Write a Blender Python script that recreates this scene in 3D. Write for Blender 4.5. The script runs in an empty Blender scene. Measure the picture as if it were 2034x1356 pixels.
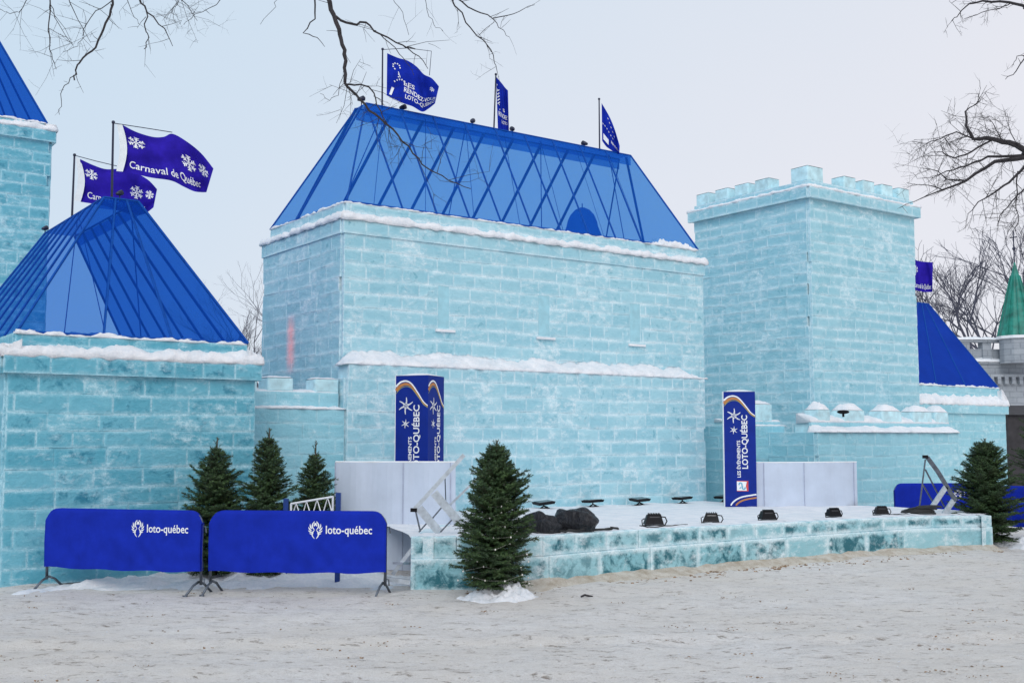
import bpy, bmesh, math, random
from mathutils import Vector, Matrix, noise
R = math.radians
SC = bpy.context.scene
COL = SC.collection

# ------------------------------------------------------------------ camera
F, CX, CY, HY = 2200.0, 1017.0, 678.0, 868.0      # focal and horizon in photo pixels
PITCH = math.atan((HY - CY) / F)
CZ = 2.0
cam_d = bpy.data.cameras.new("camera")
cam = bpy.data.objects.new("camera", cam_d)
COL.objects.link(cam)
cam.location = (0, 0, CZ)
cam.rotation_euler = (R(90) + PITCH, 0, 0)
cam_d.sensor_width = 36.0
cam_d.lens = 36.0 * F / 2034.0
cam_d.clip_end = 2000
SC.camera = cam

# ------------------------------------------------------------------ world: overcast daylight
SUN_EL, SUN_AZ = R(38), R(186)
w = bpy.data.worlds.new("World")
SC.world = w
w.use_nodes = True
nt = w.node_tree
nt.nodes.clear()
N, Lk = nt.nodes.new, nt.links.new
out = N("ShaderNodeOutputWorld")
bg = N("ShaderNodeBackground")
bg.inputs["Strength"].default_value = 0.1
sky = N("ShaderNodeTexSky")
sky.sky_type = 'NISHITA'
sky.sun_disc = False
sky.sun_elevation = SUN_EL
sky.sun_rotation = SUN_AZ
sky.dust_density = 3.0
tc = N("ShaderNodeTexCoord")
nz = N("ShaderNodeTexNoise")
nz.inputs["Scale"].default_value = 1.3
nz.inputs["Detail"].default_value = 5
Lk(tc.outputs["Generated"], nz.inputs["Vector"])
sep = N("ShaderNodeSeparateXYZ")
Lk(tc.outputs["Generated"], sep.inputs[0])
# cloud deck: thinner (bluer) high on the left, thick and white lower down and to the right
m1 = N("ShaderNodeMath"); m1.operation = 'MULTIPLY_ADD'
Lk(sep.outputs["X"], m1.inputs[0]); m1.inputs[1].default_value = -1.05; m1.inputs[2].default_value = -0.12
m2 = N("ShaderNodeMath"); m2.operation = 'MULTIPLY_ADD'
Lk(sep.outputs["Z"], m2.inputs[0]); m2.inputs[1].default_value = 0.9; Lk(m1.outputs[0], m2.inputs[2])
m3 = N("ShaderNodeMath"); m3.operation = 'MULTIPLY_ADD'
Lk(nz.outputs["Fac"], m3.inputs[0]); m3.inputs[1].default_value = 0.5; Lk(m2.outputs[0], m3.inputs[2])
cr = N("ShaderNodeValToRGB")
cr.color_ramp.elements[0].position = 0.05; cr.color_ramp.elements[0].color = (0.925, 0.93, 1.0, 1)
cr.color_ramp.elements[1].position = 0.85; cr.color_ramp.elements[1].color = (0.70, 0.85, 1.0, 1)
Lk(m3.outputs[0], cr.inputs[0])
sc8 = N("ShaderNodeVectorMath"); sc8.operation = 'SCALE'
Lk(cr.outputs[0], sc8.inputs[0]); sc8.inputs["Scale"].default_value = 9.1
mx = N("ShaderNodeMix"); mx.data_type = 'RGBA'
mx.inputs[0].default_value = 0.93
Lk(sky.outputs[0], mx.inputs[6]); Lk(sc8.outputs[0], mx.inputs[7])
Lk(mx.outputs[2], bg.inputs["Color"])
Lk(bg.outputs[0], out.inputs[0])

sun_d = bpy.data.lights.new("sun", 'SUN')
sun_d.energy = 1.3
sun_d.angle = R(35)
sun_d.color = (1.0, 0.97, 0.93)
sun = bpy.data.objects.new("sun", sun_d)
COL.objects.link(sun)
sv = Vector((math.sin(SUN_AZ) * math.cos(SUN_EL), math.cos(SUN_AZ) * math.cos(SUN_EL), math.sin(SUN_EL)))
sun.rotation_euler = sv.to_track_quat('Z', 'Y').to_euler()
SC.view_settings.view_transform = 'Standard'
SC.view_settings.look = 'None'
SC.view_settings.exposure = 0.0
SC.view_settings.gamma = 1.0

# ------------------------------------------------------------------ pixel -> world measuring helpers
cp, sp = math.cos(PITCH), math.sin(PITCH)
def at(px, py, Y):
    a = (px - CX) / F; m = (CY - py) / F
    dy = cp - m * sp; dz = sp + m * cp
    t = Y / dy
    return Vector((a * t, Y, CZ + dz * t))
def onz(px, py, z):
    a = (px - CX) / F; m = (CY - py) / F
    dy = cp - m * sp; dz = sp + m * cp
    t = (z - CZ) / dz
    return Vector((a * t, dy * t, z))
def atxy(px, z, Y):
    return Vector(((px - CX) / F * (cp * Y + sp * (z - CZ)), Y))
def along(P, d, px, z):
    k = (px - CX) / F
    return (k * (cp * P[1] + sp * (z - CZ)) - P[0]) / (d[0] - k * cp * d[1])
def zat(P, py):
    m = (CY - py) / F
    return CZ + (m * cp + sp) * P[1] / (cp - m * sp)
U2 = Vector((0.8114, 0.5846)); V2 = Vector((-0.5846, 0.8114))      # the palace's two axes
def V3(p, z): return Vector((p[0], p[1], z))

# ------------------------------------------------------------------ materials
def mat(name):
    m = bpy.data.materials.new(name); m.use_nodes = True
    t = m.node_tree
    return m, t, t.nodes, t.links.new, t.nodes["Principled BSDF"]
def math_n(t, op, a=None, b=None, c=None, clamp=False):
    n = t.nodes.new("ShaderNodeMath"); n.operation = op; n.use_clamp = clamp
    for i, x in enumerate((a, b, c)):
        if x is None: continue
        if isinstance(x, (int, float)): n.inputs[i].default_value = x
        else: t.links.new(x, n.inputs[i])
    return n.outputs[0]
def noise_n(t, scale, detail=4, vec=None, rough=0.55, dist=0.0):
    n = t.nodes.new("ShaderNodeTexNoise")
    n.inputs["Scale"].default_value = scale; n.inputs["Detail"].default_value = detail
    n.inputs["Roughness"].default_value = rough; n.inputs["Distortion"].default_value = dist
    if vec is None:
        c = t.nodes.new("ShaderNodeTexCoord"); vec = c.outputs["Object"]
    t.links.new(vec, n.inputs["Vector"])
    return n.outputs["Fac"]
def scaled(t, sx, sy, sz):
    c = t.nodes.new("ShaderNodeTexCoord"); m = t.nodes.new("ShaderNodeMapping")
    m.inputs["Scale"].default_value = (sx, sy, sz)
    t.links.new(c.outputs["Object"], m.inputs[0])
    return m.outputs[0]
def ramp(t, fac, stops):
    n = t.nodes.new("ShaderNodeValToRGB")
    e = n.color_ramp.elements
    while len(e) < len(stops): e.new(0.5)
    for i, (p, c) in enumerate(stops):
        e[i].position = p; e[i].color = (c[0], c[1], c[2], 1) if not isinstance(c, (int, float)) else (c, c, c, 1)
    t.links.new(fac, n.inputs[0])
    return n.outputs[0]
def smooth(t, x, a, b):
    n = t.nodes.new("ShaderNodeMapRange"); n.interpolation_type = 'SMOOTHSTEP'
    n.inputs[1].default_value = a; n.inputs[2].default_value = b
    t.links.new(x, n.inputs[0])
    return n.outputs[0]
def mix(t, f, a, b):
    n = t.nodes.new("ShaderNodeMix"); n.data_type = 'RGBA'
    for i, x in ((0, f), (6, a), (7, b)):
        if isinstance(x, (int, float)): n.inputs[i].default_value = x
        elif isinstance(x, tuple): n.inputs[i].default_value = (x[0], x[1], x[2], 1)
        else: t.links.new(x, n.inputs[i])
    return n.outputs[2]
def bump(t, bs, h, strength, dist=0.02):
    n = t.nodes.new("ShaderNodeBump"); n.inputs["Strength"].default_value = strength
    n.inputs["Distance"].default_value = dist
    t.links.new(h, n.inputs["Height"]); t.links.new(n.outputs[0], bs.inputs["Normal"])
def plain(name, col, rough=0.6, metal=0.0, var=0.15, scale=12, bmp=0.0, spec=None):
    m, t, n, L, bs = mat(name)
    f = noise_n(t, scale, 5)
    lo = tuple(c * (1 - var) for c in col); hi = tuple(min(1, c * (1 + var)) for c in col)
    L(ramp(t, f, [(0.3, lo), (0.7, hi)]), bs.inputs["Base Color"])
    bs.inputs["Roughness"].default_value = rough; bs.inputs["Metallic"].default_value = metal
    if bmp: bump(t, bs, noise_n(t, scale * 3, 4), bmp, 0.01)
    if spec is not None: bs.inputs['Specular IOR Level'].default_value = spec
    return m

def ice_mat(name, clear, clear2, frost, edge=0.035, patch=0.5, dark=None, dark_amt=0.5, frost_amt=0.9, rough=0.33, soft=0.10, vsoft=0.035, vamt=0.6, hamt=0.85, grain=0.5, seam=0.42):
    """blocks of ice: cloudy frozen slush spreads from the level joints, thin seams between neighbours"""
    m, t, n, L, bs = mat(name)
    ua = n.new("ShaderNodeUVMap"); ua.uv_map = "edge_low"
    ub = n.new("ShaderNodeUVMap"); ub.uv_map = "edge_high"
    sa = n.new("ShaderNodeSeparateXYZ"); L(ua.outputs[0], sa.inputs[0])
    sb = n.new("ShaderNodeSeparateXYZ"); L(ub.outputs[0], sb.inputs[0])
    at_ = n.new("ShaderNodeAttribute"); at_.attribute_name = "block"
    sr = n.new("ShaderNodeSeparateColor"); L(at_.outputs["Color"], sr.inputs[0])
    n1 = noise_n(t, 5, 6, scaled(t, 1, 1, 1.8), rough=0.7)
    n2 = noise_n(t, 0.9, 4)
    n3 = noise_n(t, 38, 4, rough=0.75)
    n4 = noise_n(t, 4.3, 5, dist=0.7)
    nw = noise_n(t, 16, 5, rough=0.75)
    nv = noise_n(t, 2.3, 3)
    eu = math_n(t, 'MINIMUM', sa.outputs[0], sb.outputs[0])
    ev = math_n(t, 'MINIMUM', sa.outputs[1], sb.outputs[1])
    wob = math_n(t, 'MULTIPLY_ADD', nw, 0.15, -0.075)
    hj = math_n(t, 'SUBTRACT', 1.0, smooth(t, math_n(t, 'ADD', math_n(t, 'ADD', ev, wob), -edge), -0.03, soft))
    gate = smooth(t, math_n(t, 'ADD', math_n(t, 'MULTIPLY', n1, 0.65), math_n(t, 'MULTIPLY', nv, 0.35)), 0.36, 0.60)
    hj = math_n(t, 'MULTIPLY', hj, math_n(t, 'MULTIPLY_ADD', gate, 0.85, 0.15))
    vj = math_n(t, 'SUBTRACT', 1.0, smooth(t, math_n(t, 'ADD', eu, math_n(t, 'MULTIPLY', wob, 0.6)), -0.02, vsoft))
    vj = math_n(t, 'MULTIPLY', math_n(t, 'MULTIPLY', vj, vamt), smooth(t, n1, 0.35, 0.6))
    fp = math_n(t, 'ADD', math_n(t, 'MULTIPLY', n1, 0.55), math_n(t, 'MULTIPLY', n2, 0.45))
    fp = math_n(t, 'ADD', fp, math_n(t, 'MULTIPLY_ADD', sr.outputs[1], 0.06, -0.03))
    patchm = math_n(t, 'MULTIPLY', smooth(t, fp, 0.58 - 0.22 * patch, 0.70 - 0.12 * patch), 0.8)
    fm = math_n(t, 'MAXIMUM', math_n(t, 'MAXIMUM', math_n(t, 'MULTIPLY', hj, hamt), vj), patchm)
    fm = math_n(t, 'MULTIPLY', fm, frost_amt)
    speck = smooth(t, math_n(t, 'ADD', math_n(t, 'MULTIPLY', n3, 0.5), math_n(t, 'MULTIPLY', nw, 0.5)), 0.42, 0.60)
    fm = math_n(t, 'MULTIPLY', fm, math_n(t, 'MULTIPLY_ADD', speck, 0.75, grain), clamp=True)
    base = mix(t, math_n(t, 'ADD', math_n(t, 'MULTIPLY', sr.outputs[0], 0.55), math_n(t, 'MULTIPLY_ADD', n4, 1.2, -0.38), clamp=True), clear, clear2)
    if dark:
        ed = math_n(t, 'ADD', math_n(t, 'MINIMUM', eu, ev), math_n(t, 'MULTIPLY', wob, 0.5))
        dm = math_n(t, 'MULTIPLY', smooth(t, ed, 0.01, 0.08), smooth(t, math_n(t, 'ADD', math_n(t, 'MULTIPLY', n4, 0.7), math_n(t, 'MULTIPLY', nw, 0.3)), 0.62 - 0.2 * dark_amt, 0.72 - 0.12 * dark_amt))
        dm = math_n(t, 'MULTIPLY', dm, smooth(t, sr.outputs[2], 0.55 - dark_amt * 0.6, 0.9 - dark_amt * 0.3))
        base = mix(t, dm, base, dark)
    # thin frozen seam
    sm_ = math_n(t, 'SUBTRACT', 1.0, smooth(t, math_n(t, 'MINIMUM', eu, ev), 0.004, 0.022))
    colr = mix(t, fm, base, frost)
    colr = mix(t, math_n(t, 'MULTIPLY', math_n(t, 'MULTIPLY', sm_, math_n(t, 'MULTIPLY', smooth(t, nv, 0.42, 0.56), smooth(t, nw, 0.42, 0.56))), seam), colr, frost)
    L(colr, bs.inputs["Base Color"])
    L(math_n(t, 'MULTIPLY_ADD', fm, 0.4, rough), bs.inputs["Roughness"])
    bs.inputs["IOR"].default_value = 1.31
    h = math_n(t, 'ADD', math_n(t, 'MULTIPLY', n1, 0.8), math_n(t, 'MULTIPLY', n3, 0.25))
    h = math_n(t, 'ADD', h, math_n(t, 'MULTIPLY', n4, 0.5))
    h = math_n(t, 'ADD', h, math_n(t, 'MULTIPLY', nw, 0.3))
    h = math_n(t, 'ADD', h, math_n(t, 'MULTIPLY', smooth(t, math_n(t, 'MINIMUM', eu, ev), 0.0, 0.06), 0.18))
    bump(t, bs, h, 0.7, 0.04)
    return m

def snow_mat(name, col, col2, scale=3.0, bs_=0.35):
    m, t, n, L, bs = mat(name)
    f = math_n(t, 'ADD', math_n(t, 'MULTIPLY', noise_n(t, scale, 6), 0.6), math_n(t, 'MULTIPLY', noise_n(t, scale * 9, 4), 0.4))
    L(ramp(t, f, [(0.35, col2), (0.6, col)]), bs.inputs["Base Color"])
    bs.inputs["Roughness"].default_value = 0.75
    bump(t, bs, math_n(t, 'ADD', noise_n(t, 28, 5, rough=0.8), noise_n(t, 8, 4)), bs_ * 2, 0.04)
    return m

M = {}
M['ice_hall'] = ice_mat("ice_hall", (0.28, 0.56, 0.665), (0.42, 0.69, 0.775), (0.84, 0.94, 0.98), edge=0.012, patch=0.42, dark=(0.18, 0.44, 0.54), dark_amt=0.5, soft=0.075, vamt=0.95, seam=0.5)
M['ice_tower'] = ice_mat("ice_tower", (0.25, 0.535, 0.635), (0.38, 0.66, 0.75), (0.78, 0.91, 0.96), edge=0.013, patch=0.42, dark=(0.18, 0.44, 0.53), dark_amt=0.45, soft=0.085, vamt=0.9, seam=0.5)
M['ice_low'] = ice_mat("ice_low", (0.26, 0.57, 0.67), (0.36, 0.67, 0.77), (0.72, 0.90, 0.95), edge=-0.005, patch=0.33, soft=0.06, vamt=0.6, hamt=0.8)
M['ice_left'] = ice_mat("ice_left", (0.085, 0.37, 0.49), (0.20, 0.52, 0.64), (0.60, 0.84, 0.92), edge=0.014, patch=0.38, dark=(0.040, 0.24, 0.35), dark_amt=0.7, soft=0.055, vamt=1.0, seam=0.6)
M['ice_stage'] = ice_mat("ice_stage", (0.24, 0.52, 0.59), (0.42, 0.68, 0.74), (0.78, 0.89, 0.93), edge=0.045, patch=0.42, dark=(0.028, 0.15, 0.19), dark_amt=1.05, rough=0.16, soft=0.06, vsoft=0.10, vamt=1.1, hamt=1.0, grain=0.7)
M['ice_pale'] = plain("ice_pale", (0.33, 0.605, 0.695), 0.4, var=0.12, scale=6, bmp=0.3)
M['ice_merlon'] = plain("ice_merlon", (0.52, 0.76, 0.82), 0.4, var=0.22, scale=5, bmp=0.4)
M['mortar'] = plain("frozen_mortar", (0.50, 0.74, 0.81), 0.7, var=0.1, scale=9, bmp=0.3)
M['mortar_left'] = plain("frozen_mortar_teal", (0.30, 0.62, 0.70), 0.7, var=0.12, scale=9, bmp=0.3)
M['snow'] = snow_mat("snow", (0.93, 0.925, 0.95), (0.72, 0.77, 0.83))
M['black'] = plain("black_metal", (0.008, 0.008, 0.010), 0.5, 0.2, var=0.3, spec=0.2)
M['pole'] = plain("dark_pole", (0.025, 0.03, 0.06), 0.45, 0.4, var=0.2)
M['galv'] = plain("galvanised_steel", (0.13, 0.15, 0.18), 0.45, 0.7, var=0.3, scale=20)
M['alu'] = plain("aluminium", (0.52, 0.57, 0.62), 0.38, 0.55, var=0.2, scale=14, bmp=0.1)
M['banner'] = plain("blue_banner_fabric", (0.008, 0.026, 0.37), 0.85, var=0.14, scale=5, bmp=0.15, spec=0.12)
M['pillar'] = plain("navy_vinyl", (0.003, 0.022, 0.24), 0.6, var=0.12, scale=4, spec=0.2)
M['flagblue'] = plain("flag_blue_cloth", (0.007, 0.024, 0.34), 0.9, var=0.18, scale=7, bmp=0.2, spec=0.1)
M['flagviolet'] = plain("flag_violet_cloth", (0.024, 0.012, 0.32), 0.9, var=0.18, scale=7, bmp=0.2, spec=0.1)
M['white'] = plain("white_print", (0.85, 0.86, 0.88), 0.6, var=0.04)
M['sleeve'] = plain("white_sleeve", (0.72, 0.76, 0.78), 0.7, var=0.06)
M['orange'] = plain("orange_print", (0.48, 0.19, 0.05), 0.6, var=0.1)
M['green'] = plain("olive_print", (0.30, 0.34, 0.10), 0.6, var=0.1)
M['red'] = plain("red_print", (0.62, 0.06, 0.06), 0.6, var=0.1)
M['teal'] = plain("blue_print", (0.15, 0.42, 0.6), 0.6, var=0.1)
M['bluemetal'] = plain("blue_painted_steel", (0.01, 0.05, 0.24), 0.45, 0.2, var=0.15)
M['bark'] = plain("dark_bark", (0.030, 0.026, 0.030), 0.85, var=0.35, scale=30, bmp=0.5)
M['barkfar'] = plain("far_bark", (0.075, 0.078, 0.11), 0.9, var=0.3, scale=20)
M['firwood'] = plain("fir_wood", (0.07, 0.05, 0.035), 0.85, var=0.3, scale=30)
M['cable'] = plain("cable", (0.02, 0.02, 0.02), 0.6, var=0.2)
M['cone'] = plain("copper_green_roof", (0.012, 0.20, 0.155), 0.55, var=0.45, scale=2.5, bmp=0.2)
M['dirt'] = plain("straw_dirt", (0.26, 0.17, 0.10), 0.9, var=0.5, scale=25)
M['rib'] = plain("roof_seam", (0.006, 0.070, 0.34), 0.7, var=0.15, spec=0.1)

def needle_mat():
    m, t, n, L, bs = mat("fir_needles")
    f = noise_n(t, 5, 5)
    g = noise_n(t, 40, 2)
    c = ramp(t, math_n(t, 'ADD', math_n(t, 'MULTIPLY', f, 0.55), math_n(t, 'MULTIPLY', g, 0.45)), [(0.34, (0.012, 0.032, 0.011)), (0.5, (0.028, 0.066, 0.020)), (0.66, (0.10, 0.17, 0.05))])
    L(c, bs.inputs["Base Color"]); bs.inputs["Roughness"].default_value = 0.6
    return m
M['needle'] = needle_mat()

def fabric_mat(name, tint, opacity, col):
    m, t, n, L, bs = mat(name)
    bs.inputs["Roughness"].default_value = 0.8; bs.inputs["Specular IOR Level"].default_value = 0.15
    f = math_n(t, "ADD", math_n(t, "MULTIPLY", noise_n(t, 1.6, 4), 0.6), math_n(t, "MULTIPLY", noise_n(t, 45, 3, rough=0.8), 0.4))
    L(ramp(t, f, [(0.3, tuple(c * 0.85 for c in col)), (0.7, tuple(min(1, c * 1.15) for c in col))]), bs.inputs["Base Color"])
    tr = n.new("ShaderNodeBsdfTransparent"); tr.inputs[0].default_value = (*tint, 1)
    tl = n.new("ShaderNodeBsdfTranslucent"); tl.inputs[0].default_value = (*col, 1)
    ms = n.new("ShaderNodeMixShader"); ms.inputs[0].default_value = 0.35
    L(bs.outputs[0], ms.inputs[1]); L(tl.outputs[0], ms.inputs[2])
    m2 = n.new("ShaderNodeMixShader")
    L(math_n(t, 'MULTIPLY_ADD', f, 0.16, opacity - 0.08), m2.inputs[0])
    L(tr.outputs[0], m2.inputs[1]); L(ms.outputs[0], m2.inputs[2])
    L(m2.outputs[0], n["Material Output"].inputs[0])
    return m
M['net_hall'] = fabric_mat("blue_net_light", (0.54, 0.79, 1.0), 0.33, (0.014, 0.17, 0.58))
M['net_left'] = fabric_mat("blue_net_deep", (0.25, 0.51, 0.94), 0.45, (0.006, 0.105, 0.47))
M['net_right'] = fabric_mat("blue_net_opaque", (0.15, 0.4, 0.9), 0.85, (0.006, 0.060, 0.46))

def ground_mat():
    m, t, n, L, bs = mat("trodden_snow")
    big = noise_n(t, 0.35, 5)
    med = noise_n(t, 2.6, 6, scaled(t, 1, 1.5, 1), rough=0.7)
    fine = noise_n(t, 15, 6, rough=0.8)
    grit = noise_n(t, 60, 4, rough=0.8)
    f = math_n(t, 'ADD', math_n(t, 'MULTIPLY', med, 0.4), math_n(t, 'ADD', math_n(t, 'MULTIPLY', fine, 0.35), math_n(t, 'MULTIPLY', grit, 0.25)))
    base = ramp(t, f, [(0.36, (0.48, 0.445, 0.41)), (0.47, (0.785, 0.745, 0.72)), (0.60, (0.96, 0.94, 0.935))])
    st = math_n(t, 'MULTIPLY', smooth(t, math_n(t, 'ADD', math_n(t, 'MULTIPLY', big, 0.5), math_n(t, 'MULTIPLY', med, 0.5)), 0.38, 0.62), 0.65)
    base = mix(t, st, base, mix(t, grit, (0.60, 0.52, 0.44), (0.88, 0.83, 0.77)))
    # scuffs where the snow is kicked up and dirt shows, stretched across the walking direction
    scf = noise_n(t, 3.6, 5, scaled(t, 1, 2.4, 1), rough=0.75, dist=0.6)
    sc_ = math_n(t, 'MULTIPLY', smooth(t, scf, 0.53, 0.64), smooth(t, fine, 0.44, 0.58))
    base = mix(t, math_n(t, 'MULTIPLY', sc_, 0.85), base, (0.27, 0.20, 0.15))
    base = mix(t, math_n(t, 'MULTIPLY', smooth(t, grit, 0.60, 0.72), 0.5), base, (0.26, 0.22, 0.19))
    L(base, bs.inputs["Base Color"]); bs.inputs["Roughness"].default_value = 0.85
    bs.inputs["Specular IOR Level"].default_value = 0.2
    h = math_n(t, 'ADD', math_n(t, 'MULTIPLY', fine, 0.7), math_n(t, 'ADD', math_n(t, 'MULTIPLY', med, 1.2), math_n(t, 'MULTIPLY', grit, 0.3)))
    h = math_n(t, 'SUBTRACT', h, math_n(t, 'MULTIPLY', sc_, 0.5))
    bump(t, bs, h, 0.8, 0.05)
    return m
M['ground'] = ground_mat()

def stone_mat():
    m, t, n, L, bs = mat("grey_stone")
    b = n.new("ShaderNodeTexBrick")
    b.inputs["Color1"].default_value = (0.22, 0.25, 0.29, 1); b.inputs["Color2"].default_value = (0.32, 0.35, 0.39, 1)
    b.inputs["Mortar"].default_value = (0.13, 0.15, 0.18, 1); b.inputs["Scale"].default_value = 1.0
    b.inputs["Brick Width"].default_value = 0.8; b.inputs["Row Height"].default_value = 0.32; b.inputs["Mortar Size"].default_value = 0.03
    c = n.new("ShaderNodeTexCoord"); mp = n.new("ShaderNodeMapping"); mp.inputs["Rotation"].default_value = (R(90), 0, 0)
    L(c.outputs["Object"], mp.inputs[0]); L(mp.outputs[0], b.inputs[0])
    L(mix(t, noise_n(t, 3, 5), b.outputs[0], (0.38, 0.41, 0.45)), bs.inputs["Base Color"])
    bs.inputs["Roughness"].default_value = 0.9
    bump(t, bs, noise_n(t, 9, 5), 0.5, 0.05)
    return m
M['stone'] = stone_mat()
def bag_mat():
    m, t, n, L, bs = mat("black_plastic_bag")
    bs.inputs["Base Color"].default_value = (0.008, 0.009, 0.014, 1); bs.inputs["Roughness"].default_value = 0.32
    bump(t, bs, noise_n(t, 7, 5, scaled(t, 1.6, 1, .5), dist=2.2), 1.0, 0.09)
    return m
M['bag'] = bag_mat()
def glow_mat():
    """lamp glow painted as soft pink emission, fading to clear at the edges"""
    m, t, n, L, bs = mat("painted_pink_glow")
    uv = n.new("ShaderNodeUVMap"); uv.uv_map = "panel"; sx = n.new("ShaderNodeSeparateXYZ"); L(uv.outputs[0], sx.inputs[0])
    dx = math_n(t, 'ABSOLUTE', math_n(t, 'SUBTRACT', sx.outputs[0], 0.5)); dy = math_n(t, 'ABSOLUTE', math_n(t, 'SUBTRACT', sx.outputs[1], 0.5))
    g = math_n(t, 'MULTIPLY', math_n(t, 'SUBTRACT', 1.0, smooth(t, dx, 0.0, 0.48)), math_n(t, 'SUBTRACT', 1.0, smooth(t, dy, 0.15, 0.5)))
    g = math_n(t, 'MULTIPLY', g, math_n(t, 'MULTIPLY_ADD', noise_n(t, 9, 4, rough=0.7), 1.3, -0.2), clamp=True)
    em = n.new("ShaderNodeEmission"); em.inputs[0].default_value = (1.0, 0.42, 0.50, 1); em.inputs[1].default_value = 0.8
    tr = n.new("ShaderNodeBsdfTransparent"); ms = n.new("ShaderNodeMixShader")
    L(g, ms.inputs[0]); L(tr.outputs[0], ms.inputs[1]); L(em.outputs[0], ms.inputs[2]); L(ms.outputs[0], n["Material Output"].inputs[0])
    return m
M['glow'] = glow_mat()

# ------------------------------------------------------------------ object helpers
def tag(o, label=None, cat=None, group=None, kind=None):
    if label: o['label'] = label
    if cat: o['category'] = cat
    if group: o['group'] = group
    if kind: o['kind'] = kind
    return o
def thing(name, label, cat, loc=(0, 0, 0), rz=0, group=None):
    o = bpy.data.objects.new(name, None); COL.objects.link(o)
    o.empty_display_size = 0.2
    o.location = loc; o.rotation_euler = (0, 0, rz)
    return tag(o, label, cat, group)
def copy_tree(o, parent=None):
    c = o.copy(); COL.objects.link(c); c.parent = parent
    for ch in list(o.children):
        copy_tree(ch, c)
    return c

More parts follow.
